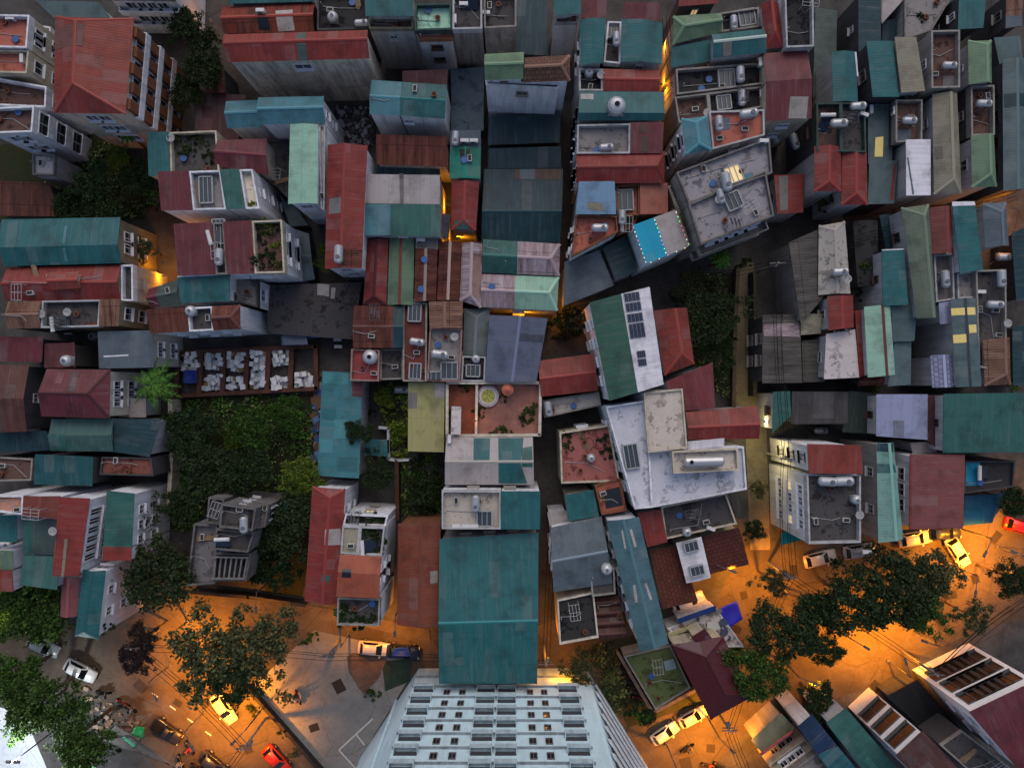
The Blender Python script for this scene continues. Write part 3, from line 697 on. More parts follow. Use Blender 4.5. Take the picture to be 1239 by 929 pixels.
H('house', 'wide red gable above the pale blue roof', 'GY', b('02','915,868 1412,855 1410,1030 915,1032',10.5,'gu','R',rise=.8,capk=.9,hip=(0,.1),win=[(3,2,2)]))
H('house', 'pale blue sheet roof above a terracotta terrace', 'WC',
  b('12','930,141 1130,140 1140,322 914,322',10.8,'sv','LB',patch=[('985,250 1060,262 1080,305 975,292','BE')]),
  b('12','914,326 1145,330 1152,420 888,562',10,'f','TC',pc='BW',par=.6,win=[(3,2,3)]))
H('house', 'brick terrace with barred skylight beside a pinkish ribbed sheet', 'BW', b('12','1142,158 1430,145 1432,318 1145,330',9.8,'f','TC',segs=[(0,.45,'f','TC'),(.45,1,'su','TC',{'mat':'sheet'})],sk='1190,238,1.7,2.0',pc='BW'))
H('house', 'narrow brick terrace wedge north of the dark teal lean-to', 'BW', b('12','1150,335 1270,325 1235,395 1155,425',9,'f','BR',par=.5,pc='BW'))
H('shed', 'blue-grey sheet roof tapering to the orange alley corner', 'GY', b('12','848,592 1045,528 1128,722 842,836',6,'sv','SL',rise=.4))
H('shed', 'dark teal tilted roof between cyan roof and blue-grey sheet', 'GY', b('12','1062,512 1190,442 1260,642 1134,692',6.2,'su','TD'))
H('karaoke_bar', 'glowing cyan roof and grey sheet edged with fairy lights', 'WC', b('13','72,385 312,298 390,502 150,602',10.5,'sv','CY',segs=[(0,.5,'sv','CY',{'mat':'clear'}),(.5,1,'sv','P',{'mat':'sheet'})],rise=.2),cat='bar')
H('apartment_house', 'large blotched concrete roof of a grey apartment house with skylights', 'CO',
  b('13','385,265 820,75 868,330 455,492',12.8,'f',(122,120,126),sk='640,245,1.5,1.6',pc='C',par=.5,win=[(2,2,5)],dirt=.85,balc=[(2,2,.9,'CO')]),
  b('13','318,85 842,-110 858,90 388,262',12.8,'f',(122,120,126),sk='642,95,1.5,1.6,1',pc='C',par=.5,patch=[('700,92 750,78 762,122 712,138','TL')]))
H('house', 'slim pale terrace tower beside the blotched concrete roof', 'CR', b('13','270,165 330,135 440,470 385,500',9,'f','CR',par=.4,pc='CR'))
H('house', 'house with pale teal hipped roof and terracotta terrace', 'WL',
  b('03','345,670 490,654 518,842 372,866',12.5,'gv','TL',rise=.6,hip=(.2,.2),win=[(3,3,4,{'w':.7,'h':.8})]),
  b('03','500,625 812,615 815,760 522,840',11.5,'f','TC',pc='GY',par=.4,patch=[('575,660 625,655 628,720 575,725','SB')]))
H('house', 'sage green hipped roof on the bend of the side street', 'GY', b('03','300,92 566,75 570,182 300,250',9.6,'gu','G',rise=.8,hip=(.2,0)))
H('house', 'teal flat sheet beneath the raised teal ridge', 'GY', b('03','285,272 505,228 512,345 290,382',9,'sv','T'))
H('house', 'raised teal gable with white ridge and small grey patch', 'GY', b('03','515,195 810,163 823,296 525,328',10.8,'gu','T',rise=.6,frac=.4,capc=(170,190,185),patch=[('570,252 622,246 625,314 578,320','C')]))
H('house', 'long black terrace with hatch and upright tank', 'WL', b('03','315,388 802,352 808,472 322,532',9.4,'f','BK',pc='CO',sk='605,435,1.6,1.8'))
H('house', 'brown ruined terrace joined to a black terrace', 'CO', b('03','308,545 812,482 812,600 330,690',9.2,'f','BK',segs=[(0,.37,'f','BR',{'mat':'conc'}),(.37,1,'f','BK')],pc='CO',sk='590,570,1.4,1.4'))
H('house', 'dark terrace with tank behind the sage hipped roof', 'DK', b('03','565,72 782,40 785,150 572,180',9,'f','BK',pc='CO',sk='720,90,1.6,1.6'))
H('house', 'dark red hipped gable standing north of the large red roof', 'GY', b('03','792,20 890,18 918,270 820,272',10.4,'gv','R',rise=.8,hip=(0,.3)))
H('house', 'red roof strip at the top edge above the sage hip', 'DK', b('03','330,-60 552,-60 550,20 330,38',9.5,'sv','R'))
H('house', 'tall charcoal terrace with pale walls near the top edge', 'WL', b('03','925,-50 1088,-50 1092,262 935,268',11.5,'f','BK',pc='GY'))
H('house', 'large raspberry red gable with a grey translucent patch', 'CR', b('03','805,300 1055,285 1078,665 820,682',10.4,'gv','R',rise=.7,capk=1.1,ax='v',segs=[(0,.45,'Sv','RM',{'rise':.7}),(.45,1,'sv','RM',{'rise':.7})],patch=[('950,552 1052,552 1048,668 946,668','CO')]))
H('shed', 'low dark green roof in the lane at the top edge', 'DK', b('03','1095,50 1222,60 1215,320 1080,565',4,'su','GD'))
H('shed', 'faded red sheet with grey strip above the dim street', 'GY', b('13','862,106 1035,96 1030,312 880,322',6,'su','R',patch=[('890,112 942,108 940,300 895,306','C')]))
# north-east
H('house', 'red hipped roof over the shrubby garden corner', 'GY', b('04','-18,822 132,825 132,1074 -18,1076',9.2,'gv','R',rise=.6,hip=(0,.2)))
H('house', 'red hipped roof one step forward of its red neighbour', 'GY', b('04','137,862 277,858 283,1150 135,1152',8.8,'gv','R',rise=.6,hip=(0,.2)))
H('house', 'two brown terraces with steel tanks behind the red hips', 'DK', b('04','-5,578 270,574 276,856 -5,848',9.4,'f','BR',segs=[(0,.5,'f','BR'),(.5,1,'f','CD')],pc='GD'))
H('house', 'dark teal low roof at the very top edge', 'DK', b('04','225,-40 356,-40 358,238 226,300',6,'su','TD'))
H('house', 'pale blank slab roof leaning at the top edge', 'GY', b('04','490,-40 770,-40 642,172 490,222',5,'f','C',par=.2,mat='conc'))
H('shed', 'black-teal sunken roof beside the pale slab', 'DK', b('04','360,125 490,100 488,232 362,232',3,'sv','TD'))
H('house', 'white sloping slab wall between teal roofs at the top edge', 'WL', b('04','360,-40 520,-40 362,135 358,110',4.5,'sv','P'))
H('house', 'teal roof with white gutter beside the brown terraces', 'GY', b('04','80,290 216,292 228,574 88,573',9.2,'gv','T',rise=.3,cap=False,patch=[('208,294 219,294 230,430 222,430','W')]))
H('house', 'tilted teal roof between white gutter roof and beige roof', 'DK', b('04','270,238 424,230 460,545 305,550',9.6,'su','T'))
H('house', 'beige sage roof beside the terrace with big steel tank', 'GY', b('04','428,214 556,210 606,512 465,526',9.7,'su','BE'))
H('house', 'brown terrace with grey hatch and big steel tank', 'CO', b('04','640,172 802,168 802,492 642,496',10,'f','BR',pc='CO',patch=[('728,412 802,412 800,490 726,490','C')]))
H('house', 'short green hipped roof near the eastern top', 'GY', b('04','846,232 978,228 980,470 850,476',9.4,'gv','G',rise=.6,hip=(.15,0),frac=.7))
H('house', 'slate teal roof tucked behind the short green hip', 'DK', b('04','985,218 1132,208 1152,328 1030,395',7,'sv','GT'))
H('house', 'grey-teal ribbed roof crossed by a darker band at the edge', 'DK', b('04','1040,335 1185,328 1190,1062 1045,1074',9,'gv','GT',rise=.4,patch=[('1047,532 1165,530 1165,600 1049,606','TD')]))
H('house', 'teal roof with white rim at the north-east edge', 'DK', b('04','790,-40 945,-40 932,158 790,166',6.5,'sv','T'))
H('shed', 'brown striped shed at the north-east edge', 'DK', b('04','1055,-40 1150,-40 1145,150 1056,162',7,'sv','RS',patch=[('1056,95 1148,90 1147,148 1058,158','SL')]))
H('house', 'green-grey courtyard roof with one lit yellow skylight', 'GY', b('04','278,592 425,588 420,915 285,922',7,'sv','GT',wall='DK',patch=[('324,775 368,770 366,882 320,882','LIT','lit_skylight')]))
H('house', 'cluttered brown terrace with tank above the white roof', 'DK', b('04','440,560 592,560 590,790 440,802',8.8,'f','BR',pc='CO',patch=[('455,720 545,716 545,790 460,796','SL')]))
H('house', 'bright white sheet roof with a dark diagonal seam', 'GY', b('04','490,790 637,783 637,1098 492,1103',9,'su','W',rise=.3,patch=[('496,890 504,890 538,1095 528,1095','SL')]))
H('house', 'long sage gable with hipped end beside the white sheet', 'GY', b('04','645,530 785,525 810,1088 655,1092',9.2,'gv','BE',rise=.7,frac=.62,hip=(0,.13)))
H('house', 'narrow green hipped gable between sage gable and edge roof', 'GY', b('04','862,765 992,760 1006,1048 868,1054',9.2,'gv','G',rise=.7,frac=.66,hip=(0,.22)))
H('house', 'dark terrace with steel tank between the two green roofs', 'DK', b('04','862,482 996,478 998,758 866,764',8.7,'f','BR',pc='CO'))
H('shed', 'low grey sheet beside the long sage gable', 'DK', b('04','790,455 868,420 866,790 800,800',5,'su','SL'))
H('shed', 'grey-green sheet with red edge left of the white roof', 'DK', b('14','286,35 448,22 430,262 284,266',7,'sv','GT',patch=[('425,50 436,48 424,240 404,242','R')]))
# east block
H('house', 'old blotched concrete hip with steel tank beside the dim lane', 'CO', b('14','8,388 155,362 186,768 4,776',7.5,'gv','CO',rise=.9,hip=(.12,0),mat='conc'))
H('house', 'weathered grey board roof along the dim lane', 'CO', b('13','945,482 1130,400 1152,780 1012,940',7.2,'su','OL'))
H('shed', 'black tarpaulin roof with plants poking through', 'DK', b('14','200,360 338,356 350,725 226,730',6.4,'gv','BK',rise=.4,mat='conc',cap=False))
H('shed', 'dark teal slit roof behind the black tarpaulin', 'DK', b('14','342,330 412,318 428,508 380,515',6,'su','TD'))
H('house', 'teal roof with white top rim beside the long sage roof', 'GY', b('14','355,522 487,515 512,830 362,836',9,'su','T',patch=[('356,522 486,515 486,521 356,528','W')]))
H('house', 'very long sage roof with hipped top in the eastern block', 'GY', b('14','470,288 625,266 668,905 560,908',9.3,'gv',(92,106,92),rise=.8,frac=.68,hip=(.1,0)))
H('house', 'rust red roof between long sage roof and blue-teal roof', 'GY', b('14','630,285 752,278 758,540 642,546',8.8,'gv',(104,46,42),rise=.5,frac=.7,mat='sheet'))
H('house', 'blue-teal roof with white awning at its top end', 'GY', b('14','750,262 885,258 932,632 795,656',9,'su','T',wall='WL',patch=[('748,255 882,250 888,272 750,280','W')]))
H('house', 'slate hipped roof above the terrace with two tanks', 'GY', b('14','928,262 1060,254 1076,500 942,512',8.8,'gv','SL',rise=.8,frac=.62,hip=(.25,0)))
H('house', 'grey tiled terrace with tank below the rust red roof', 'GY', b('14','655,548 765,540 772,800 668,816',8.2,'f','C',mat='pav',pc='GY'))
H('house', 'plain grey terrace beneath the blue-teal roof', 'GY', b('14','786,655 888,640 892,790 790,796',8,'f','C',par=.3,pc='GY'))
H('house', 'mouldy concrete terrace with three steel tanks', 'CO', b('14','890,636 1062,630 1065,1210 905,1180',8.6,'f','CD',pc='CO'))
H('shed', 'dark teal wall roof at the eastern edge by the orange patch', 'DK', b('14','1082,430 1200,380 1200,800 1110,812',4,'su','TD'))
H('house', 'lilac grey little roof left of the lit skylights', 'GY', b('14','675,822 746,810 750,935 682,940',8,'su','LI'))
H('house', 'slate roof with four lit yellow skylight panels', 'GY', b('24','748,-85 890,-90 922,405 778,410',8.8,'gv','GT',rise=.4,capc=(50,60,66),patch=[('760,118 832,112 835,160 764,164','LIT','lit_skylight'),('840,62 890,58 892,104 844,108','LIT','lit_skylight'),('750,-32 818,-34 820,6 752,8','LIT','lit_skylight'),('830,-36 884,-38 886,4 832,6','LIT','lit_skylight')]))
H('shed', 'translucent lean-to glowing white beside the slate roof', 'DK', b('24','684,82 728,80 734,205 690,206',5,'sv','W',patch=[('686,84 726,82 730,130 690,132','LIT','lit_skylight')]))
H('house', 'lilac tiled roof below the glowing lean-to', 'GY', b('24','634,232 765,224 778,410 645,413',8,'gv','LI',rise=.4,mat='tile'))
H('house', 'pink-brown old tiled hip at the eastern edge', 'GY', b('24','930,142 1080,130 1086,395 940,402',8.4,'gv','RS',rise=.8,frac=.68,hip=(0,.22),mat='rust'))
H('shed', 'dark teal narrow roof right of the pink-brown hip', 'DK', b('24','1088,70 1240,60 1240,400 1092,402',5,'su','TD'))
H('house', 'small red gable in the row north of the lane', 'GY', b('24','55,-100 200,-105 205,75 62,92',8.6,'gv','R',rise=.5))
H('shed', 'thin dark red strip roof beside the mint gable', 'DK', b('24','206,-18 264,-24 282,346 230,354',7.4,'su','R'))
H('house', 'pale mint gable with a red stripe along its ridge', 'GY', b('24','262,-40 408,-55 437,340 283,356',8.8,'gv','M',rise=.4,frac=.65,capc=(96,50,48)))
H('house', 'grey-green twin level roof beside the pale mint gable', 'GY', b('24','405,-72 556,-75 545,150 425,156',8,'sv','GT'), b('24','428,158 528,150 525,396 388,406',7.4,'su','GT'))
H('house', 'pale concrete-grey roof beside the thin red strip', 'GY', b('24','45,112 212,86 235,356 32,366',7.6,'su','P',mat='conc'))
H('shed', 'small rust roof tucked under the mint gable end', 'DK', b('24','232,358 370,350 385,398 225,404',6,'gu','RU',rise=.3))
H('shed', 'old slate board roof with white scuffs by the lane', 'DK', b('23','802,5 1012,2 1027,386 800,389',6,'gv','OL',rise=.4,mat='rust',cap=False,patch=[('806,58 1008,52 1012,128 808,126','PS')]))
H('shed', 'blackish sheet shed behind the old slate boards', 'DK', b('23','1018,150 1150,142 1155,380 1026,384',5.4,'su','OL',mat='rust'))
H('shed', 'brownish old sheet above the blackish shed', 'DK', b('23','1014,0 1130,0 1130,108 1016,118',6.2,'sv','BE',mat='conc'))
H('house', 'teal-green corner roof at the end of the lit lane', 'GY', b('23','856,436 956,432 962,570 852,668',6,'su','TG'))
H('house', 'wide charcoal roof between the teal corner and lilac roof', 'DK', b('23','962,434 1278,436 1280,616 965,618',5.6,'sv','CD',mat='sheet'))
H('shed', 'black-green shed left of the lilac roof', 'DK', b('24','172,430 326,446 330,676 140,662',5,'sv',(34,48,46)))
H('warehouse', 'broad lilac sheet roof beside a maroon strip', 'GY', b('24','325,450 612,450 619,706 330,685',8,'sv','LI',rise=.3))
H('shed', 'maroon ribbed strip between lilac and green warehouse roofs', 'DK', b('24','614,456 694,455 698,780 622,712',7.6,'sv',(70,34,36)))
H('warehouse', 'huge plain dark green warehouse roof at the edge', 'GY', b('24','695,448 1230,440 1232,776 705,779',9.5,'sv','TG',rise=.5))
H('house', 'white house with red-shuttered side over the lit lane', 'WL',
  b('24','-62,728 240,735 255,898 -48,895',12.5,'sv','RB',win=[(3,3,4,{'w':.9,'h':1.2,'sh':(96,36,40)})]),
  b('34','-60,45 245,45 245,425 -48,432',12.2,'f','CD',nopar=(0,),pc='GY',win=[(3,3,4,{'w':.8,'h':1.1,'lit':((1,0),(1,3))})]))
H('house', 'narrow mint roof with a teal cross band and brown wall', 'CO', b('24','332,722 428,722 482,1262 342,1285',10,'gv',(112,156,148),rise=.4,frac=.66,patch=[('332,840 428,840 442,888 335,890','T'),('334,724 426,724 424,772 334,768','TD')]))
H('house', 'dusty red ribbed roof above the parked cars', 'WL', b('24','512,785 830,788 820,1202 508,1206',9,'su',(118,66,66),rise=.3,patch=[('514,788 526,788 522,1202 510,1204','R')],win=[(3,2,3)]))
H('shed', 'pale sheet lean-to north of the dusty red roof', 'GY', b('24','516,722 655,714 672,780 536,782',6,'sv','P'))
H('house', 'dark tiled terrace with a bright cyan tarpaulin', 'DK', b('34','826,-35 1112,-35 1104,112 824,150',7,'f','CD',mat='pav',par=.4,pc='DK',
  patch=[('832,-30 926,-30 920,105 828,108','CY','tarpaulin')]))
H('shed', 'teal glass lattice awning along the orange street corner', 'DK', b('34','822,156 1012,152 985,312 820,330',4.5,'sv',(20,92,122),patch=[]), b('34','1014,150 1098,112 1075,165 990,290',3.6,'sv',(24,70,96)))
# west block
H('house', 'maroon sheet roof at the western edge', 'DK', b('20','-40,125 250,130 235,270 -40,266',8,'sv','RM'))
H('house', 'pinkish maroon roof with a dish beside a grey yard', 'DK', b('20','255,166 425,160 426,300 248,302',7.6,'sv',(92,48,52)))
H('house', 'blue-grey sheet roof with one white strip on it', 'BG', b('20','555,98 866,92 866,300 556,306',8,'sv','SL',wall='BG',patch=[('585,234 724,226 724,236 586,243','W')],win=[(1,2,2,{'w':.7,'h':1})]))
H('house', 'big dark brown sheet roof at the western edge', 'DK', b('20','-40,284 164,285 150,660 -40,664',7.8,'gu','RU',rise=.8,cap=False,mat='sheet'))
H('house', 'maroon hipped roof beside the coconut palm', 'BG', b('20','262,308 620,312 615,586 232,574',9,'gu','RM',rise=1.1,hip=(0,.26),capc=(70,28,34),win=[(1,2,3,{'w':.9})],wall='BG'))
H('shed', 'small white roof under the coconut palm', 'GY', b('20','680,470 826,475 820,580 668,580',4,'sv','P'))
H('house', 'sage-teal curved roof joined to a darker teal roof', 'GY', b('20','290,590 640,584 636,772 284,768',7.6,'gu',(56,92,90),rise=.5,cap=False,patch=[('282,672 380,672 385,765 286,762','TG')]), b('20','642,584 902,592 842,802 638,772',7.2,'su','TD'))
H('shed', 'dim teal roof corner at the western edge', 'DK', b('20','-40,665 268,655 284,764 -40,782',6,'sv','TD'))
H('house', 'teal sheet roof standing over the white-walled row', 'GY', b('20','205,785 530,800 518,966 190,956',8,'sv',(20,76,84),wall='DK'))
H('house', 'worn brick-brown terrace beside the garden wall', 'DK', b('20','570,802 850,806 862,910 558,902',7,'f',(98,56,48),par=.3,pc='DK'))
H('shed', 'dark brown flat roof at the western edge by teal sheet', 'DK', b('20','-40,800 185,812 175,935 -40,940',6,'f','BR',par=.3,pc='CO'))
H('house', 'rust roof and peach terrace behind a tall white wall', 'WL',
  b('30','-40,158 340,162 326,292 -40,250',11,'f',(150,110,96),segs=[(0,.45,'f',(150,110,96),{'pc':'WL','par':.4}),(.45,1,'gv',(112,56,46),{'rise':.4})]),
  b('30','-40,268 100,268 96,420 -40,420',9.5,'sv','T'))
H('house', 'dark teal and sage patchwork roof in the south-west row', 'WL',
  b('30','132,284 332,298 312,492 128,486',9.5,'f','TG',segs=[(0,.3,'sv','TG'),(.3,1,'sv','GD')]),
  b('30','130,490 340,500 335,682 128,656',9.3,'Sv','TG',rise=.5))
H('house', 'mint and brick-red stepped roof at the south-west edge', 'WL', b('30','-40,465 76,466 76,700 -40,694',9.4,'gv','G',ax='v',segs=[(0,.48,'sv','G'),(.48,1,'sv','RB')]))
H('house', 'tall white-sided house with a long deep red roof', 'WL', b('30','346,165 506,176 446,612 308,606',11.5,'su','R',rise=.5,patch=[('374,400 390,400 368,612 354,612','BE')],win=[(1,3,6,{'w':.6,'h':2.2})],wall='WL'))
H('house', 'teal roof with brick-red foot beside the stained white wall', 'WL', b('30','606,130 756,148 738,525 582,522',9.5,'gv','TG',ax='v',segs=[(0,.8,'su','TG'),(.8,1,'su','R')],win=[(1,2,3,{'w':.8,'h':1})]),
  b('30','540,160 604,160 580,515 505,530',7,'f',(170,166,156),par=.2,pc='WL'))
H('house', 'white house with narrow teal gable by the street tree', 'WL', b('30','468,574 596,580 552,966 420,946',10.5,'gv','T',rise=.7,hip=(0,.12),capk=.9,win=[(1,2,2,{'w':.8,'h':1.0}),(0,1,1)],dirt=.25))
H('house', 'faded pink roof between the deep red and teal roofs', 'GY', b('30','348,616 446,620 432,838 338,840',8,'gv',(128,74,76),rise=.4))
H('greenhouse', 'little glass lean-to with blue sheet against the teal roof', 'GY', b('30','738,350 826,335 822,510 738,528',4.5,'gu','GT',segs=[(0,1,'gv','P')],rise=.3,patch=[('790,340 824,335 822,420 788,422','LB')]))
# garden villa and the row behind the tower
H('villa', 'dark concrete villa with stacked terraces and a slatted pergola', (112,110,112),
  b('31','-72,318 60,325 48,655 -112,668',8,'f',(88,86,90),pc=(104,102,104)),
  b('31','82,206 278,232 258,360 70,338',10.8,'f','CD',pc=(104,102,104),par=.6),
  b('31','52,345 268,365 232,480 40,462',9.8,'f','CD',pc=(104,102,104),par=.6),
  b('31','42,482 250,486 222,640 28,640',8.2,'f','BK',pc=(104,102,104),slats=7),
  b('31','10,168 100,178 72,325 0,315',8.4,'f','CD',pc=(104,102,104),par=.5),
  b('31','262,202 350,212 330,335 268,350',8.8,'f',(88,86,90),pc=(104,102,104),par=.5,win=[(1,2,2)]))
H('shed', 'teal carport roof beside the dark villa', 'DK', b('31','348,188 475,192 432,285 350,300',3.4,'sv','TG'))
H('house', 'long crimson gable with grey and teal patches near the plant terrace', 'WL', b('31','594,110 780,124 735,770 550,752',8.5,'gv','R',rise=.6,hip=(.08,0),frac=.58,capk=1.08,patch=[('672,344 755,344 754,436 668,432','P'),('652,600 700,602 698,636 650,634','TG')],win=[(1,2,4,{'w':.7})]))
H('house', 'house with orange-red middle roof between two planted terraces', 'WL',
  b('31','750,490 985,502 970,738 728,726',11,'gu','TO',rise=.5,frac=.4,cap=False,patch=[('768,566 818,568 814,616 764,612','GLASS','roof_window')],win=[(1,2,2)]),
  b('31','762,330 1002,338 984,498 752,486',10,'f','CD',segs=[(0,.42,'f','BE',{'par':.2}),(.42,1,'f','CD')],pc='GY'),
  b('31','735,732 975,740 970,892 730,888',10,'f','CD',pc='CO'),
  b('31','780,262 1020,272 1005,335 765,326',8.8,'f','CD',pc='WL'))
H('house', 'long terracotta gable beside the great teal roof', 'BW', b('32','-85,316 155,306 142,896 -92,885',7.5,'gv',(118,62,46),rise=.8,frac=.55,capk=.9,patch=[('98,580 138,580 138,648 98,648','CO')]))
H('warehouse', 'great teal roof with pale weather streaks behind the tower', 'GY',
  b('32','148,402 704,368 696,1216 145,1216',8.2,'gu','T',rise=1.0,frac=.565,segs=None,capk=1.3,mat='sheet',patch=[(p_,(46,94,100)) for p_ in ('240,1060 285,1056 318,1208 195,1208','402,1012 442,1008 486,1208 350,1208','525,1118 558,1120 580,1208 515,1208')]))
H('house', 'beige terrace with tank and hatch beside a square teal sheet', 'WL',
  b('32','160,132 714,134 712,350 160,348',9.6,'f',(150,144,138),segs=[(0,.6,'f',(150,144,138),{'mat':'conc'}),(.6,1,'sv','T')],sk='400,292,1.5,1.5',pc='GY'))
H('house', 'faded grey sheet roof patched with teal squares', 'CO', b('22','185,692 672,690 678,958 178,958',7.2,'gu','P',rise=.8,segs=None,capc=(170,165,160),patch=[('340,696 432,696 430,816 340,815','T'),('478,696 620,694 604,822 480,820','T'),('480,828 600,828 640,950 480,950','T'),('608,750 668,740 668,855 610,855','TG')]))
H('house', 'yellow-green flat sheet roof beside the courtyard', 'GY', b('22','-28,385 178,385 172,776 -30,770',6,'sv','YG',rise=.15,patch=[('-28,440 22,440 22,530 -28,530','C'),('122,390 178,390 176,475 124,470','P')]))
H('house', 'twin-pitched slate-blue roof above the terracotta courtyard', 'GY', b('22','428,6 755,24 692,380 402,380',7,'gv','SB',rise=1.0,frac=.53,capk=1.25))
H('shed', 'grey-green rounded roof beside the slate-blue pitch', 'GY', b('22','286,-30 432,-30 410,236 280,230',6.2,'gv',(92,102,104),rise=.6,hip=(.2,0)))
H('house', 'black terrace with hatch and round tank near the courtyard', 'GY', b('22','276,234 408,238 403,380 268,378',6.6,'f','BK',par=.4,pc='GY',sk='336,318,1.4,1.2'))
H('house', 'mottled terrace with two barred skylights and a striped brown roof', 'BG',
  b('22','92,80 276,82 262,380 76,378',7.4,'f','C',sk='202,318,1.7,1.7 114,348,1.6,.9',pc='PK',par=.5),
  b('12','88,815 278,810 276,960 92,962',7.8,'gv','RS',rise=.4,frac=.47,mat='rust'))
H('house', 'narrow maroon-tiled terrace with tank and skylight', 'BW', b('22','-58,-70 78,-64 74,380 -60,378',7.2,'f',(112,58,56),mat='pav',pc='CO',par=.5,sk='10,320,1.2,1.6 8,-20,1.3,2.2'))
H('house', 'rusty double ridge roof with teal edge strip', 'BW', b('21','828,-48 1108,-44 1104,190 822,190',7.4,'gu','RU',segs=[(0,.55,'gu','RU',{'rise':.4}),(.55,.8,'gu','RU',{'rise':.4}),(.8,1,'gu','TD',{'rise':.4})]))
H('house', 'red tile grid terrace with a white round tank', 'PK', b('21','812,195 972,200 968,378 806,374',7,'f',(150,70,72),mat='pav',par=.4,pc='PK'))
H('house', 'dark bare terrace beside the red tile grid', 'DK', b('21','976,196 1105,196 1104,366 974,370',6,'f','CD',par=.3,pc='CO'))
H('workshop', 'long patchwork teal workshop roof beside the garden', 'GY', b('21','650,320 876,330 856,922 622,906',5.5,'gv',(52,112,122),rise=.4,cap=False,patch=[('815,380 880,384 876,466 822,460','RM'),('655,330 800,332 798,395 655,392',(62,128,136)),('650,520 730,520 726,590 648,590',(40,100,112)),('720,590 790,590 786,700 716,700',(70,132,140)),('640,700 715,700 710,780 636,780',(64,130,140)),('740,800 850,800 846,880 736,880',(42,98,108))]))
H('shed', 'small teal lean-to by the dark courtyard trees', 'DK', b('21','884,702 1015,704 1018,800 888,790',4,'sv',(40,96,100)))
H('house', 'low red gable beside the dark garden terrace', 'GY', b('22','700,262 1012,222 1040,430 718,464',6.4,'gu','R',rise=.5,capk=1.15))
H('house', 'grey old sheet terrace below the low red gable', 'GY', b('22','722,484 1044,436 1056,512 738,582',5,'f','CO',par=.15,pc='CO',dirt=.9))
H('house', 'brick-pink terrace dotted with small white vents', 'CR', b('22','822,664 1102,622 1160,940 832,952',7,'f',(128,76,72),pc='CR',par=.5),
  b('32','850,155 1012,126 1046,276 872,302',7.4,'sv','T'),
  b('32','1020,100 1165,60 1200,245 1058,270',7.2,'f',(128,70,56),par=.2,pc='BW',patch=[('1068,132 1160,112 1180,215 1085,235','GLASS','roof_window')]))
H('house', 'tall house with green roof half and white half bearing solar panels', 'WL',
  b('p','713,366 786,347 803,465 737,485',10.5,'gv','W',rise=.35,frac=.52,cap=False,segs=[(0,.52,'Su',(40,84,72),{'rise':.4}),(.52,1,'su','W',{'rise':.4})],win=[(3,3,4,{'w':.8})]))
H('house', 'old red hipped roof south of the dim garden', 'GY', b('p','791,376 831,372 840,440 804,454',7.4,'gv','RB',rise=.9,hip=(0,.25),frac=.6))
H('house', 'L-shaped crimson roof beside the dim lane', 'GY', b('23','260,376 516,272 536,530 282,548',7.6,'sv',(112,48,54),rise=.4), b('23','368,548 772,516 782,700 380,706',7.4,'gu','R',rise=.7,frac=.55,capk=1.1))
H('office_house', 'modern pale lilac block with raised beige roof deck and tank pit', 'WL',
  b('p','733,492 783,484 790,614 768,616',9.5,'f',(164,166,178),par=.4,pc='WL',wall='WC',win=[(3,2,4,{'w':.9,'h':1.6})],sk='764,552,1.4,2.4'),
  b('p','784,546 900,540 904,592 789,614',9.3,'f',(164,166,178),par=.4,pc='WL'),
  b('p','779,475 826,470 832,542 784,548',10.2,'f',(164,156,150),par=.25,pc='CR',dirt=.6),
  b('p','813,546 893,542 894,569 815,573',10.6,'f',(170,164,160),par=.6,pc='CR'),
  b('p','832,534 876,530 876,540 832,544',9.2,'sv','W'))
H('house', 'dark grey terrace with white kerb over the orange junction', 'GY', b('33','232,222 598,146 658,320 256,406',7,'f','CD',pc='CR',par=.35), b('33','606,136 672,132 704,286 662,292',3,'sv','CD'))
H('shed', 'small red roof between long slate-teal roof and dark terrace', 'GY', b('33','98,256 230,236 268,420 156,450',7,'sv','R'))
H('restaurant', 'brown tiled roofs either side of a white shed with vents', 'CR',
  b('33','164,462 330,440 440,752 230,786',5,'su',(98,56,46),mat='tile',rise=.8), b('33','462,390 660,330 726,546 500,602',5,'sv',(98,56,50),mat='tile',rise=.7),
  b('33','315,425 458,390 512,620 374,652',6.4,'gv','W',rise=.2,cap=False,sk='395,440,1.4,1.0 428,575,1.4,1.0'))
H('house', 'long slate-teal gable with cross-shaped skylight strips', 'WL', b('p','734,630 773,625 809,778 774,788',10,'gv',(66,102,114),rise=.5,capk=1.1,patch=[('761,640 764,639 770,660 767,661','P'),('751,641 753,640 757,662 755,663','P'),('779,705 782,704 789,724 786,725','P'),('765,707 768,706 771,727 768,728','P')],win=[(3,3,6,{'w':.7})]))
H('house', 'grey-blue gable with light ridge beside the slate-teal gable', 'WL', b('32','770,340 1058,276 1120,652 788,702',8.5,'gu','SL',rise=.8,capk=1.4,win=[(3,2,2)]), b('32','752,252 866,242 868,315 768,340',6,'sv','P'))
H('house', 'blackish terrace over the orange alley mouth', 'CR', b('42','808,-15 1015,-60 1042,195 822,236',8,'f','BK',pc='BG',par=.4), b('32','992,572 1130,560 1138,712 1005,728',8.6,'f','CD',par=.4,pc='CO'))
H('house', 'maroon roof of four ribbed ridges beside the blackish terrace', 'DK', b('32','1018,732 1158,722 1200,955 1040,965',6.5,'gu',(66,34,32),ax='v',segs=[(0,.25,'gu',(74,38,36),{'rise':.4}),(.25,.5,'gu',(74,38,36),{'rise':.4}),(.5,.75,'gu',(74,38,36),{'rise':.4}),(.75,1,'gu',(74,38,36),{'rise':.4})]))
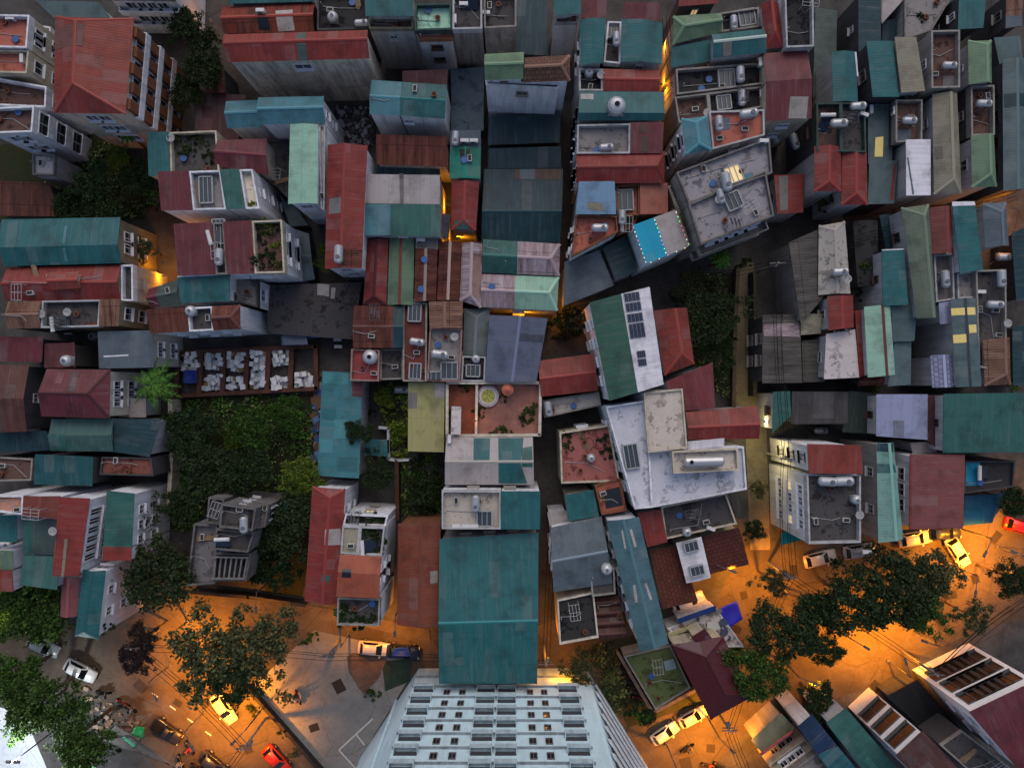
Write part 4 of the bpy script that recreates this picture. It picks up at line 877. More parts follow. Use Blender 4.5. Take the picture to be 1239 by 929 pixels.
H('house', 'large maroon hipped roof on the southern street corner', 'CR', b('43','290,236 580,188 748,526 510,656',7,'gv',(74,25,34),rise=.9,hip=(.2,.25),capk=.9,mat='clear'), b('43','395,190 475,140 545,236 470,262',6.9,'sv',(74,25,34),rise=.3,mat='clear'))
H('shop', 'white shop terrace strewn with boxes under a blue tarp strip', 'WL', b('33','265,905 545,795 700,1010 400,1015',3.4,'f','P',par=.15,pc='WL'), b('33','318,852 536,774 544,806 330,880',4.2,'sv',(24,60,130)), b('33','268,930 420,880 432,900 275,955',3.9,'sv',(200,196,150)))
H('shed', 'mossy green flat roof with a lit hatch behind a low wall', 'GY', b('43','20,300 285,238 398,478 200,602',3.2,'f',(72,84,50),pc='CO',par=.3,patch=[('248,335 305,318 320,372 262,388',(150,176,190),'roof_hatch')]))
# south-east
H('house', 'white house with lit windows and a brown roof in the south-east row', 'WL', b('44','435,850 585,710 860,1000 690,1130',12.2,'sv',(78,48,46),win=[(0,4,1,{'w':2.7,'h':1.7,'m':.3,'top':1.8,'lit':((3,0),),'fr':'DK'})],dirt=.2,wall=(226,228,236)))
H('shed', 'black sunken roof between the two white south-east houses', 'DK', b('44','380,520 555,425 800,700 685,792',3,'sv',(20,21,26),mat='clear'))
H('house', 'plain dark grey terrace beside the sunken black roof', 'DK', b('44','690,800 812,716 1130,960 960,1040',8,'f','CD',par=.1,pc='CO',dirt=.2))
H('apartment_house', 'large white block with three banded window rows and crimson roof', 'WL',
  b('44','840,605 1230,420 1330,880 1150,960',12,'sv','RM',rise=.4,win=[(0,3,6,{'w':1.75,'h':2.1,'m':.2,'top':2.2,'fr':'DK'}),(3,2,2,{'top':2.6})],dirt=.12,wall=(226,228,236)))
H('house', 'dark teal roof with pipes beside the lit white house', 'GY', b('44','45,670 160,590 480,960 350,1060',8,'su','TG'))
H('house', 'navy and teal stepped roof in the south-east row', 'WL', b('43','995,690 1080,625 1220,800 1105,845',8,'su',(16,44,78)), b('43','1110,850 1225,806 1420,1040 1300,1100',8.2,'su',(22,86,98)))
H('shop', 'cream shop house with striped awning and a red sign board', 'CR', b('43','890,1000 1110,838 1200,960 990,1120',7.5,'f','C',win=[(0,2,3,{'w':.7,'h':1.1})],balc=[(0,1,.7,'CR')]), b('43','738,770 905,618 975,690 800,842',4,'Sv',(112,118,98),rise=.5))
# ---------------------------------------------------------------- apartment tower at the bottom edge
def tower():
    root = empty('apartment_tower', (0, -46, 0), 0, 'tall pale blue apartment tower with stacked balconies rising at the bottom edge', 'tower', None, True)
    FY, FX0, FX1, TOP = -31.7, -10.4, 6.6, 37.0
    wm = m_wall((196,224,240), .25); bm = bmesh.new()
    prism(bm, [(FX0, FY), (FX1, FY), (8.5, FY - .35), (14.6, -41.8), (14.6, -62), (-17.0, -62), (-17.0, -41.8)][::-1], -.1, TOP)
    bmesh.ops.recalc_face_normals(bm, faces=bm.faces[:]); link_mesh('wall', bm, wm, root)
    ledm = m_wall((128,140,150), .7); dm = m_plain('balcony_shade_paint', (58,62,70), .8); pm = m_wall((170,190,204), .5); fr = m_plain('tower_window_frame', (96,90,92), .6)
    k = 1
    while 3.0 * k < TOP - 1:
        z = 3.0 * k
        bm = bmesh.new()
        prism(bm, [(FX0 - .05, FY), (FX0 - .05, FY + .2), (FX1 + .4, FY + .2), (FX1 + .4, FY)], z - .09, z + .07)
        bmesh.ops.recalc_face_normals(bm, faces=bm.faces[:]); link_mesh('ledge', bm, ledm, root)
        if k >= 2:
            for (x0, x1) in ((-10.2, -8.1), (-3.65, -1.72), (-1.5, .42), (4.75, 6.75)):
                bm = bmesh.new(); dep = .52
                box(bm, (x0+x1)/2, FY + dep/2 + .02, z + .16, x1 - x0, dep, .1)
                box(bm, (x0+x1)/2, FY + dep - .03, z + .5, x1 - x0, .08, .6)
                box(bm, x0 + .04, FY + dep/2 - .02, z + .62, .08, dep - .1, .82); box(bm, x1 - .04, FY + dep/2 - .02, z + .62, .08, dep - .1, .82)
                bo = link_mesh('balcony', bm, pm, root)
                bm = bmesh.new(); box(bm, (x0+x1)/2, FY + .03, z + .98, x1 - x0 - .1, .08, .7)
                link_mesh('balcony_opening_shade', bm, dm, bo)  # dark panel: the shade inside the balcony opening, put in as colour
            for i, xc in enumerate((-6.7, -5.1, 1.85, 3.3)):
                lit = (k, i) in ((9, 1),)
                bm = bmesh.new()
                for s in (-1, 1): box(bm, xc + s*.29, FY + .05, z + 1.5, .06, .14, 1.1)
                for s in (-1, 1): box(bm, xc, FY + .05, z + 1.5 + s*.58, .64, .14, .06)
                box(bm, xc, FY + .05, z + 1.5, .08, .12, 1.1)
                f = link_mesh('window', bm, fr, root)
                bm = bmesh.new(); box(bm, xc, FY + .01, z + 1.5, .54, .05, 1.1); link_mesh('pane', bm, m_lit() if lit else m_glass(), f)
        # east and west wings: banded galleries
        a, b_ = Vector((8.7, FY - .4)), Vector((14.55, -41.6)); d = (b_ - a).normalized(); n = Vector((-d.y, d.x))
        bm = bmesh.new(); P = [a, b_, b_ + n * .2, a + d * .3 + n * .2]; prism(bm, P, z - .25, z + .55)
        bmesh.ops.recalc_face_normals(bm, faces=bm.faces[:]); link_mesh('gallery_slab', bm, m_wall((196,206,216), .4), root)
        bm = bmesh.new(); P = [a + d * .5, b_ - d * .1, b_ - d * .1 + n * .04, a + d * .5 + n * .04]; prism(bm, P, z + .6, z + 2.7)
        bmesh.ops.recalc_face_normals(bm, faces=bm.faces[:]); link_mesh('gallery_opening_shade', bm, dm, root)  # dark panel on the wall paints the shade between gallery slabs
        k += 1
    bm = bmesh.new(); a, b_ = Vector((FX0 - .1, FY)), Vector((-16.9, -41.7)); d = (b_ - a).normalized(); n = Vector((d.y, -d.x))
    for s in (.42,):
        P = [a + d*4.2, a + d*4.6, a + d*4.6 + n*.25, a + d*4.2 + n*.25]; prism(bm, P, 0, TOP - .5)
    bmesh.ops.recalc_face_normals(bm, faces=bm.faces[:]); link_mesh('corner_rib', bm, wm, root)
tower()

# ---------------------------------------------------------------- trees and shrubs
def m_leaf(name, a, b_):
    t = NT(name); g = t.add('ShaderNodeNewGeometry'); r = t.ramp(g.outputs['Random Per Island'], 0.1, 1.0, rgb(a), rgb(b_))
    oi = t.add('ShaderNodeObjectInfo'); r = t.mix(t.math('MULTIPLY', oi.outputs['Random'], .3), r, rgb((58,58,34)))
    return t.done(r, .75, 0, .15)
LEAF0 = {'dark': m_leaf('dark_leaves', (24,38,24), (60,84,48)), 'green': m_leaf('green_leaves', (24,50,18), (74,112,44)), 'lime': m_leaf('lime_leaves', (52,80,20), (126,146,48)),
        'olive': m_leaf('olive_leaves', (44,52,34), (104,108,72)), 'plum': m_leaf('plum_leaves', (34,26,34), (76,62,62))}
def tone(kind):
    base = {'dark': ((24,38,24),(60,84,48)), 'green': ((24,50,18),(74,112,44)), 'lime': ((52,80,20),(126,146,48)), 'olive': ((44,52,34),(104,108,72)), 'plum': ((34,26,34),(76,62,62))}[kind]
    return [m_leaf(kind + '_leaf_tone', *[tuple(min(255, x * k) for x in c) for c in base]) for k in ((.85, 1.15, 1.5) if kind in ('dark', 'plum') else (.95, 1.35, 1.7))]
LEAF = {k: tone(k) for k in LEAF0}
M_BARK = m_conc((70,56,46))
def crown_mesh(seed, ncl, per, leaf, flat):
    r = random.Random(seed); bm = bmesh.new(); cl = []
    lob = [(r.uniform(0, 6.28), r.uniform(.2, .42)) for _ in range(4)]
    for i in range(ncl):
        a = r.uniform(0, 6.283); rad = math.sqrt(r.random()) * .92
        edge = 1.0 + sum(m * math.sin((j + 2) * a + p) for j, (p, m) in enumerate(lob)) * .6
        rad *= edge
        zz = flat * math.sqrt(max(0.02, 1.1 - min(1.0, rad) ** 2)) * r.uniform(.35, 1.0)
        cl.append(Vector((rad * math.cos(a), rad * math.sin(a), zz)))
    for c in cl:
        cr = r.uniform(.08, .2); mi = r.choice((0, 0, 1, 1, 1, 2)); lk = r.uniform(.7, 1.35)
        for j in range(per):
            p = c + Vector((r.gauss(0, cr * .62), r.gauss(0, cr * .62), r.gauss(0, cr * .4)))
            nrm = Vector((r.gauss(0, .75), r.gauss(0, .75), r.uniform(.25, 1))).normalized()
            q = nrm.to_track_quat('Z', 'Y'); s = leaf * lk * r.uniform(.6, 1.25); an = r.uniform(0, 6.28)
            ex = q @ Vector((math.cos(an) * s, math.sin(an) * s, 0)); ey = q @ Vector((-math.sin(an) * s * .62, math.cos(an) * s * .62, 0))
            bm.faces.new([bm.verts.new(p + v) for v in (-ex, -ey, ex, ey)]).material_index = mi
    me = bpy.data.meshes.new('crown'); bm.to_mesh(me); bm.free(); return me, cl
CROWNS = [crown_mesh(s, 105, 62, .05, .55) for s in (3, 8, 15, 22)]
SPARSE = [crown_mesh(s, 78, 52, .05, .5) for s in (5, 31)]
SHRUBS = [crown_mesh(s, 18, 36, .13, .7) for s in (4, 9, 27)]
CM = {}
def crown_obj(me, kind, parent):
    k = (me.name, kind)
    if k not in CM:
        m2 = me.copy(); m2.materials.clear(); [m2.materials.append(x) for x in LEAF[kind]]; m2.name = 'crown'; CM[k] = m2
    o = bpy.data.objects.new('crown', CM[k]); COL.objects.link(o); o.parent = parent; return o
TN = [0]
def tree(px, rpx, h, kind, label, sparse=False):
    TN[0] += 1; i = TN[0]
    me, cl = (SPARSE if sparse else CROWNS)[i % (2 if sparse else 4)]
    p = w(px, h); Rm = 1.03 * rpx * (D - h) / F
    root = empty('tree', (p.x, p.y, 0), 0, label, 'tree')
    c = crown_obj(me, kind, root); c.scale = (Rm, Rm, Rm * (.9 if Rm > 2.5 else 1.1)); c.rotation_euler = (0, 0, i * 1.7); c.location = (0, 0, max(.6, h - .45 * Rm))
    bm = bmesh.new(); zc = c.location.z; tr = .05 + .05 * Rm
    tube(bm, (0, 0, -.1), (.1, .05, zc + .1), tr, 8, tr * .65)
    rt = Matrix.Rotation(i * 1.7, 3, 'Z')
    for j in range(0, len(cl), 7):
        e = rt @ cl[j]; tube(bm, (.1, .05, zc - .1 * Rm), (e.x * Rm * .85, e.y * Rm * .85, zc + e.z * Rm * .7), tr * .42, 5, .02)
    link_mesh('trunk', bm, M_BARK, root)
    return root
G1 = 'trees of the walled garden'
for px, r, h, k, lab in (
  ((184, 692), 46, 9, 'dark', 'big dark tree between the white gable house and the dark villa'),
  ((226, 525), 30, 6, 'dark', 'dark bushy garden tree below the brick-walled box yard'),
  ((300, 518), 26, 5.5, 'green', 'mid-green garden tree in the middle of the walled garden'),
  ((292, 572), 28, 6, 'dark', 'round dark garden tree above the villa roof'),
  ((246, 566), 34, 6.5, 'dark', 'broad dark garden tree near the white garden wall'),
  ((345, 500), 20, 4.5, 'green', 'small leafy tree in the upper corner of the walled garden'),
  ((364, 578), 25, 6.5, 'lime', 'bright yellow-green tree at the foot of the patchwork workshop'),
  ((342, 640), 40, 7, 'dark', 'dark spreading tree between the villa and the crimson gable'),
  ((214, 612), 24, 6, 'dark', 'dark tree pressed against the white garden wall'),
  ((332, 690), 26, 5, 'dark', 'low dark tree behind the street wall by the villa'),
  ((250, 512), 16, 4, 'olive', 'thin olive tree beside the box yard wall'),
  ((281, 528), 14, 4, 'lime', 'small yellowish tree inside the walled garden'),
  ((28, 742), 47, 8, 'green', 'bright green tree filling the western street corner'),
  ((40, 852), 42, 9, 'green', 'tall green tree between the silver cars and the pale court'),
  ((8, 824), 32, 9, 'green', 'green tree lit from the pale court at the western edge'),
  ((86, 896), 38, 8.5, 'green', 'mid-green tree overhanging the tarpaulin stall'),
  ((30, 868), 28, 8, 'green', 'light green tree leaning over the pale court'),
  ((100, 912), 26, 7, 'green', 'leafy tree beside the small green court'),
  ((164, 795), 22, 6.5, 'plum', 'purplish tree standing in the western street'),
  ((172, 772), 16, 6.5, 'plum', 'small purplish tree next to the orange-lit gate'),
  ((248, 792), 50, 9, 'olive', 'wide olive tree glowing orange from the lamp beneath it'),
  ((318, 783), 44, 9, 'olive', 'spreading olive tree over the pavement by the plaza'),
  ((282, 820), 34, 8, 'dark', 'dark tree over the corner where the plaza meets the street'),
  ((958, 768), 39, 10, 'dark', 'large dark tree west in the orange boulevard row'),
  ((990, 744), 27, 9, 'dark', 'dark tree second in the orange boulevard row'),
  ((1034, 728), 42, 10, 'dark', 'dense dark tree in the middle of the boulevard row'),
  ((1094, 712), 48, 10, 'dark', 'broad dark tree near the white taxi'),
  ((1132, 700), 34, 9, 'olive', 'sparse orange-tinged tree beside the white taxi'),
  ((1118, 742), 30, 9, 'green', 'green-topped tree at the end of the boulevard row'),
  ((1003, 788), 18, 9, 'dark', 'small dark tree reaching over the orange road'),
  ((921, 814), 37, 9, 'green', 'round green tree beside the maroon hipped corner roof'),
  ((937, 706), 18, 6, 'olive', 'small lit tree under the junction street lamp'),
  ((1232, 608), 20, 7, 'dark', 'dark tree at the eastern edge above the red car'),
  ((1226, 700), 22, 7, 'dark', 'dark tree at the eastern edge by the boulevard bend'),
  ((1182, 748), 22, 7, 'olive', 'olive tree in front of the large white block'),
  ((992, 850), 22, 6, 'dark', 'tree with white light beneath by the navy roof'),
  ((866, 382), 32, 7, 'dark', 'dense dark tree in the dim garden beside the lane'),
  ((868, 432), 22, 5, 'dark', 'lower dark tree in the dim garden'),
  ((838, 345), 18, 3.5, 'olive', 'scrubby bush tree at the top of the dim garden'),
  ((114, 228), 32, 6.5, 'dark', 'dark shrub tree above the long blue teal roof'),
  ((88, 248), 24, 5, 'dark', 'dark low tree by the brown shed roof'),
  ((163, 218), 22, 6, 'dark', 'shaded tree by the lattice roof garden'),
  ((140, 190), 15, 5, 'lime', 'yellow-flowered tree under the red hipped block'),
  ((228, 32), 26, 7, 'dark', 'black-green tree east of the brick balconies'),
  ((246, 76), 26, 7, 'dark', 'black-green tree beside the crimson double roof'),
  ((222, 112), 20, 6, 'dark', 'shaded tree above the teal lattice house'),
  ((172, 300), 14, 5, 'olive', 'thin tree in the orange-lit passage'),
  ((433, 521), 15, 6.5, 'dark', 'small dark tree leaning over the patchwork workshop'),
  ((456, 572), 20, 5, 'dark', 'dark courtyard tree below the teal lean-to'),
  ((512, 598), 22, 3, 'dark', 'dark bush in the narrow planted yard'),
  ((690, 386), 16, 3, 'dark', 'dark bush in the garden above the low red gable'),
  ((703, 810), 22, 5, 'olive', 'olive tree at the foot of the apartment tower'),
  ((782, 866), 12, 3.5, 'dark', 'dark bush next to the parked white cars'),
  ((918, 592), 11, 3, 'olive', 'small street bush on the lit lane'),
  ((914, 642), 13, 3, 'dark', 'round street bush at the lane end'),
  ((394, 300), 10, 4, 'lime', 'bright hedge tree beside the long red gable'),
  ((392, 320), 9, 4, 'lime', 'lower bright hedge tree beside the long red gable'),
  ((466, 482), 9, 3, 'lime', 'light green courtyard tree beside the steel tank'),
  ((483, 524), 11, 3, 'lime', 'light green courtyard tree beside the curved white path'),
):
    tree(px, r, h, k, lab, sparse='sparse' in lab or k == 'olive')
def shrub(p, s, kind, label, group=None):
    TN[0] += 1
    o = empty('shrub', p, 0, label, 'shrub', group); me, cl = SHRUBS[TN[0] % 3]
    c = crown_obj(me, kind, o); c.scale = (s, s, s); c.rotation_euler = (0, 0, TN[0] * 2.1)
    return o
def undergrowth(label, poly, n, kinds, seed, z=.1, hh=.9):
    r = random.Random(seed); q = [Vector(p) for p in poly]; bm = bmesh.new(); mats = [m for k in kinds for m in LEAF[k]]
    for i in range(n):
        u, v = r.random(), r.random()
        if math.sin(u * 9 + seed) + math.sin(v * 11 + u * 4) < r.uniform(-1.6, .6): continue
        c = w(bil(q, u, v), z); mi = r.randrange(len(mats)); cs = r.uniform(.25, .8)
        for j in range(16):
            p = c + Vector((r.gauss(0, cs * .5), r.gauss(0, cs * .5), r.uniform(.05, hh) * cs)); nr = Vector((r.gauss(0, .6), r.gauss(0, .6), 1)).normalized(); qq = nr.to_track_quat('Z', 'Y'); s = r.uniform(.08, .2); a = r.uniform(0, 6.28)
            ex = qq @ Vector((math.cos(a) * s, math.sin(a) * s, 0)); ey = qq @ Vector((-math.sin(a) * s * .6, math.cos(a) * s * .6, 0))
            bm.faces.new([bm.verts.new(p + k) for k in (-ex, -ey, ex, ey)]).material_index = mi
    tag(link_mesh('undergrowth', bm, mats), label, 'undergrowth', None, 'stuff')
undergrowth('tangled low growth covering the floor of the walled garden', [(209, 482), (379, 478), (374, 640), (210, 640)], 900, ('green', 'olive', 'dark', 'green'), 1)
undergrowth('dry low growth in the dim garden beside the lane', [(824, 336), (890, 334), (888, 490), (846, 440)], 360, ('olive', 'dark'), 2)
undergrowth('shady low growth below the brown shed and villas in the west', [(60, 190), (170, 170), (178, 262), (70, 262)], 300, ('dark', 'olive'), 3)
undergrowth('low growth on the plot beside the tower foot', [(712, 784), (744, 776), (762, 850), (740, 866)], 200, ('olive', 'dark'), 4)
undergrowth('beds of low plants in the narrow planted yard', [(484, 560), (534, 558), (534, 626), (484, 628)], 260, ('dark', 'olive', 'green'), 5)
undergrowth('bright grass growth in the western street corner', [(-20, 718), (68, 716), (66, 765), (-20, 765)], 420, ('lime', 'green'), 6)
undergrowth('low growth around the courtyard paths', [(462, 466), (494, 464), (494, 556), (474, 552)], 170, ('lime', 'olive'), 7)
# coconut palms
def palm(px, rpx, h, label, n=13):
    p = w(px, h); Rm = rpx * (D - h) / F; root = empty('palm_tree', (p.x, p.y, 0), 0, label, 'palm tree'); r = random.Random(int(px[0]))
    bm = bmesh.new()
    for i in range(6): tube(bm, (.25*math.sin(i*.4), 0, h*i/6), (.25*math.sin((i+1)*.4), 0, h*(i+1)/6), .2 - .015*i, 8, .19 - .015*i)
    link_mesh('trunk', bm, M_BARK, root)
    bm = bmesh.new(); bx = .25 * math.sin(2.4)
    for f in range(n):
        a = 6.283 * f / n + r.uniform(-.15, .15); L = Rm * r.uniform(.8, 1.05); up = r.uniform(.1, .5); prev = None
        for s in range(17):
            t = s / 16; q = Vector((bx + math.cos(a) * L * t, math.sin(a) * L * t, h + up * L * t * .9 - (.3 + up) * L * t * t))
            if prev is not None:
                tube(bm, prev, q, .035, 4)
                d = (q - prev).normalized(); sd = Vector((-d.y, d.x, 0)).normalized()
                for sg in (-1, 1):
                    ll = L * .17 * math.sin(math.pi * min(1, t * .85 + .12)); e = q + sd * sg * ll + d * ll * .55 - Vector((0, 0, ll * .35))
                    bm.faces.new([bm.verts.new(v) for v in (q - d * .07, q + d * .07, e + d*.015, e - d*.015)])
            prev = q
    link_mesh('crown', bm, LEAF['green'][1], root)
palm((184, 466), 34, 8, 'coconut palm with long fronds beside the maroon hipped roof')
palm((872, 314), 15, 5, 'small palm by the dim street below the blotched concrete roof', 11)
palm((152, 163), 13, 5, 'small palm below the red hipped apartment block', 11)

# ---------------------------------------------------------------- placing things on what the camera sees there
bpy.context.view_layer.update(); DG = bpy.context.evaluated_depsgraph_get()
def hit(t, u, v):
    px = tp(t, u, v); d = Vector(((px[0] - CX) / F, -(px[1] - CY) / F, -1)).normalized()
    ok, loc, n, idx, ob, mx = sc.ray_cast(DG, Vector((0, 0, D)), d)
    while ob and ob.parent: ob = ob.parent
    return loc, ob
def short(ob):
    if ob is None or 'label' not in ob: return 'the street'
    return 'the ' + ob['label']
PEND = []
def later(o, what, ob, px, cat, group):
    o['category'] = cat; o['group'] = group; PEND.append((o, what, short(ob), px))
def finish_labels():
    by = {}
    for o, what, s, px in PEND: by.setdefault((what, s), []).append((px, o))
    for (what, s), L in by.items():
        xs = [p[0] for p, _ in L]; ys = [p[1] for p, _ in L]; vert = max(ys) - min(ys) > max(xs) - min(xs)
        L.sort(key=lambda e: e[0][1] if vert else e[0][0])
        names = [''] if len(L) == 1 else (['upper ', 'lower '] if vert else ['western ', 'eastern ']) if len(L) == 2 else \
            ([f'{["first","second","third","fourth","fifth","sixth","seventh","eighth"][i % 8]} ' for i in range(len(L))])
        for nme, (p, o) in zip(names, L):
            tail = (' counted from the top edge' if vert else ' counted from the west') if len(L) > 2 else ''
            lab = nme + what + ' on ' + s
            wd = lab.split(); o['label'] = ' '.join(wd[:16 - len(tail.split())]) + tail
def make_tank(kind):
    root = empty('water_tank', (0, 0, -200)); root['category'] = 'water tank'
    bm = bmesh.new()
    if kind in ('s', 'w', 'S'):
        L, r, z = (3.6, .52, 1.0) if kind == 'S' else (1.3, .4, 1.05)
        bmesh.ops.create_cone(bm, cap_ends=True, segments=22, radius1=r, radius2=r, depth=L, matrix=Matrix.Translation((0, 0, z)) @ Matrix.Rotation(R(90), 4, 'Y'))
        for s in (-1, 1): bmesh.ops.create_cone(bm, cap_ends=True, segments=22, radius1=r*.98, radius2=r*.6, depth=.16, matrix=Matrix.Translation((s*(L/2+.08), 0, z)) @ Matrix.Rotation(R(90*s), 4, 'Y'))
        for i in range(-3, 4): bmesh.ops.create_cone(bm, cap_ends=True, segments=22, radius1=r+.018, radius2=r+.018, depth=.05, matrix=Matrix.Translation((i*L/7.4, 0, z)) @ Matrix.Rotation(R(90), 4, 'Y'))
        link_mesh('vessel', bm, m_steel() if kind != 'w' else m_plain('pale_tank_steel', (176,180,190), .35, .35, .5, .12), root)
        bm = bmesh.new(); lx, ly = L/2 - .1, r*.8
        for x in (-lx, lx):
            for y in (-ly, ly): box(bm, x, y, (z-r*.55)/2, .07, .07, z-r*.55)
            box(bm, x, 0, z-r*.6, .08, 2*ly, .08)
        for y in (-ly, ly): box(bm, 0, y, z-r*.6, 2*lx, .08, .08); box(bm, 0, y, .3, 2*lx, .05, .05)
        link_mesh('stand', bm, m_plain('tank_stand_blue', (52,72,118), .6) if kind == 'w' else m_iron(), root)
        bm = bmesh.new(); bmesh.ops.create_cone(bm, cap_ends=True, segments=16, radius1=.2, radius2=.19, depth=.12, matrix=Matrix.Translation((L*.22 if kind != 'S' else -L*.36, 0, z+r+.03)))
        link_mesh('lid', bm, m_black() if kind == 'S' else m_plain('tank_lid', (92,96,104), .5), root)
        bm = bmesh.new(); tube(bm, (-lx, -ly-.05, 0), (-lx, -ly-.05, z), .03, 6); tube(bm, (-lx, -ly-.05, .1), (-lx-.5, -ly-.3, .1), .025, 6)
        link_mesh('pipe', bm, m_iron(), root)
    else:
        r, hgt = (.85, 1.5) if kind == 'R' else (.5, 1.15)
        prof = [(r*.92, .1), (r, .3), (r, hgt*.75), (r*.72, hgt*.95), (r*.3, hgt*1.05)]
        for (a, za), (b_, zb) in zip(prof, prof[1:]): bmesh.ops.create_cone(bm, cap_ends=True, segments=22, radius1=a, radius2=b_, depth=zb-za, matrix=Matrix.Translation((0, 0, (za+zb)/2)))
        link_mesh('vessel', bm, m_plain('round_tank_shell', (186,190,198), .4, .3 if kind == 'r' else 0, .5, .15), root)
        bm = bmesh.new(); bmesh.ops.create_cone(bm, cap_ends=True, segments=16, radius1=r*.3, radius2=r*.28, depth=.12, matrix=Matrix.Translation((0, 0, hgt*1.08)))
        link_mesh('lid', bm, m_black() if kind == 'R' else m_plain('tank_lid', (92,96,104), .5), root)
        bm = bmesh.new(); box(bm, 0, 0, .05, r*1.7, r*1.7, .1); link_mesh('base', bm, m_conc('C'), root)
    return root
PROTO = {k: make_tank(k) for k in 'swSrR'}
TANKS = '''01 710,100,r,0 868,122,w,0|02 988,410,r,0 1140,602,R,0 1088,822,w,0 1143,212,w,90 236,772,w,90|03 645,122,w,90 680,415,w,82 690,545,w,82 725,637,w,-8 562,690,w,85 880,780,r,0 985,795,w,70
|04 125,690,s,0 235,592,s,0 752,360,s,0 525,672,s,0 945,577,s,0|11 66,560,s,90 740,545,s,90|10 1075,866,r,0|12 1050,396,w,0 1035,525,r,0|13 600,138,w,78 572,216,w,75 15,335,w,85
|14 132,643,s,0 722,684,w,90 1055,560,s,0 1040,682,w,90 1005,828,s,0|20 530,125,r,0 378,262,r,0|21 920,241,R,0 1096,424,w,0|22 150,225,w,0 20,155,w,0 352,252,r,0 760,532,s,85 1000,808,r,0
|23 475,828,S,0|24 25,655,s,0|30 20,437,s,0|31 205,326,s,90|32 350,206,s,90 1086,570,r,0|33 377,364,r,0|34 60,82,w,0 150,80,w,0 216,182,r,0'''
KN = {'s': 'horizontal steel water tank', 'S': 'very long steel water tank', 'w': 'pale steel tank on blue stand', 'r': 'small round water tank', 'R': 'large round white water tank'}
for grp in TANKS.replace('\n', '').split('|'):
    t, *items = grp.split(' ')
    for it in items:
        u, v, k, a = it.split(','); loc, ob = hit(t, float(u), float(v))
        # the vessel stands above its base: step inwards so that the vessel, not the base, sits at the photo's spot
        hz = .6 if k in 'rR' else 1.25; px = tp(t, float(u), float(v)); s = (D - loc.z - hz) / F
        p = Vector(((px[0]-CX)*s, -(px[1]-CY)*s, loc.z))
        later(copy_tree(PROTO[k], p, R(-float(a)) + rnd.gauss(0, .06), scale=1 if k == 'S' else rnd.uniform(.85, 1.15)), KN[k], ob, px, 'water tank', 'water tanks on the roofs')
def drop(root):
    for c in list(root.children): bpy.data.objects.remove(c)
    bpy.data.objects.remove(root)
for k in PROTO: drop(PROTO[k])
# air-conditioner condensers and satellite dishes
def make_ac():
    root = empty('air_conditioner', (0, 0, -200)); bm = bmesh.new(); box(bm, 0, 0, .38, .85, .34, .6)
    link_mesh('casing', bm, m_white(), root)
    bm = bmesh.new(); bmesh.ops.create_cone(bm, cap_ends=True, segments=18, radius1=.24, radius2=.24, depth=.03, matrix=Matrix.Translation((-.1, -.178, .38)) @ Matrix.Rotation(R(90), 4, 'X')); link_mesh('fan_grille', bm, m_iron(), root)
    bm = bmesh.new()
    for x in (-.3, .3): box(bm, x, 0, .04, .06, .4, .08)
    link_mesh('foot', bm, m_iron(), root); return root
def make_dish():
    root = empty('satellite_dish', (0, 0, -200)); bm = bmesh.new(); rows = []
    for i in range(5):
        r = .42 * i / 4; rows.append([bm.verts.new((r*math.cos(a*.3927), r*math.sin(a*.3927), .9 + r*r*.45)) for a in range(16)] if i else [bm.verts.new((0, 0, .9))])
    for a in range(16):
        bm.faces.new((rows[0][0], rows[1][a], rows[1][(a+1) % 16]))
        for i in range(1, 4): bm.faces.new((rows[i][a], rows[i+1][a], rows[i+1][(a+1) % 16], rows[i][(a+1) % 16]))
    bmesh.ops.solidify(bm, geom=bm.faces[:], thickness=.02)
    link_mesh('dish', bm, m_white(), root); bm = bmesh.new(); tube(bm, (0, 0, 0), (0, 0, .9), .03, 6); tube(bm, (.38, 0, .98), (0, 0, 1.35), .012, 5); box(bm, 0, 0, 1.35, .08, .08, .08)
    link_mesh('mast', bm, m_iron(), root); return root
for mk, nm, cat, L in ((make_ac, 'white air-conditioner box', 'air conditioner', '02 290,798,0 342,798,0 235,120,90 285,36,0 408,85,0|21 745,184,0 742,145,0|32 245,326,0 295,326,0 343,326,0|12 45,470,0|13 8,400,90|03 780,360,85 800,800,0|04 290,625,90 420,632,90 250,652,20|20 398,108,0|22 205,700,90|33 505,340,20|00 75,115,0 140,340,90|34 265,470,0|14 1020,550,0 905,760,0|01 310,72,0'),
                       (make_dish, 'white satellite dish', 'satellite dish', '22 235,130,0|00 980,790,0|02 1050,440,0|10 262,885,0 405,875,0|13 545,250,0|14 150,690,0|24 1040,55,0|03 480,650,0|30 325,350,0|34 216,260,0')):
    pr = mk()
    for grp in L.split('|'):
        t, *items = grp.split(' ')
        for it in items:
            u, v, a = map(float, it.split(',')); loc, ob = hit(t, u, v)
            later(copy_tree(pr, loc, R(-a)), nm, ob, tp(t, u, v), cat, cat + 's on the roofs')
    drop(pr)
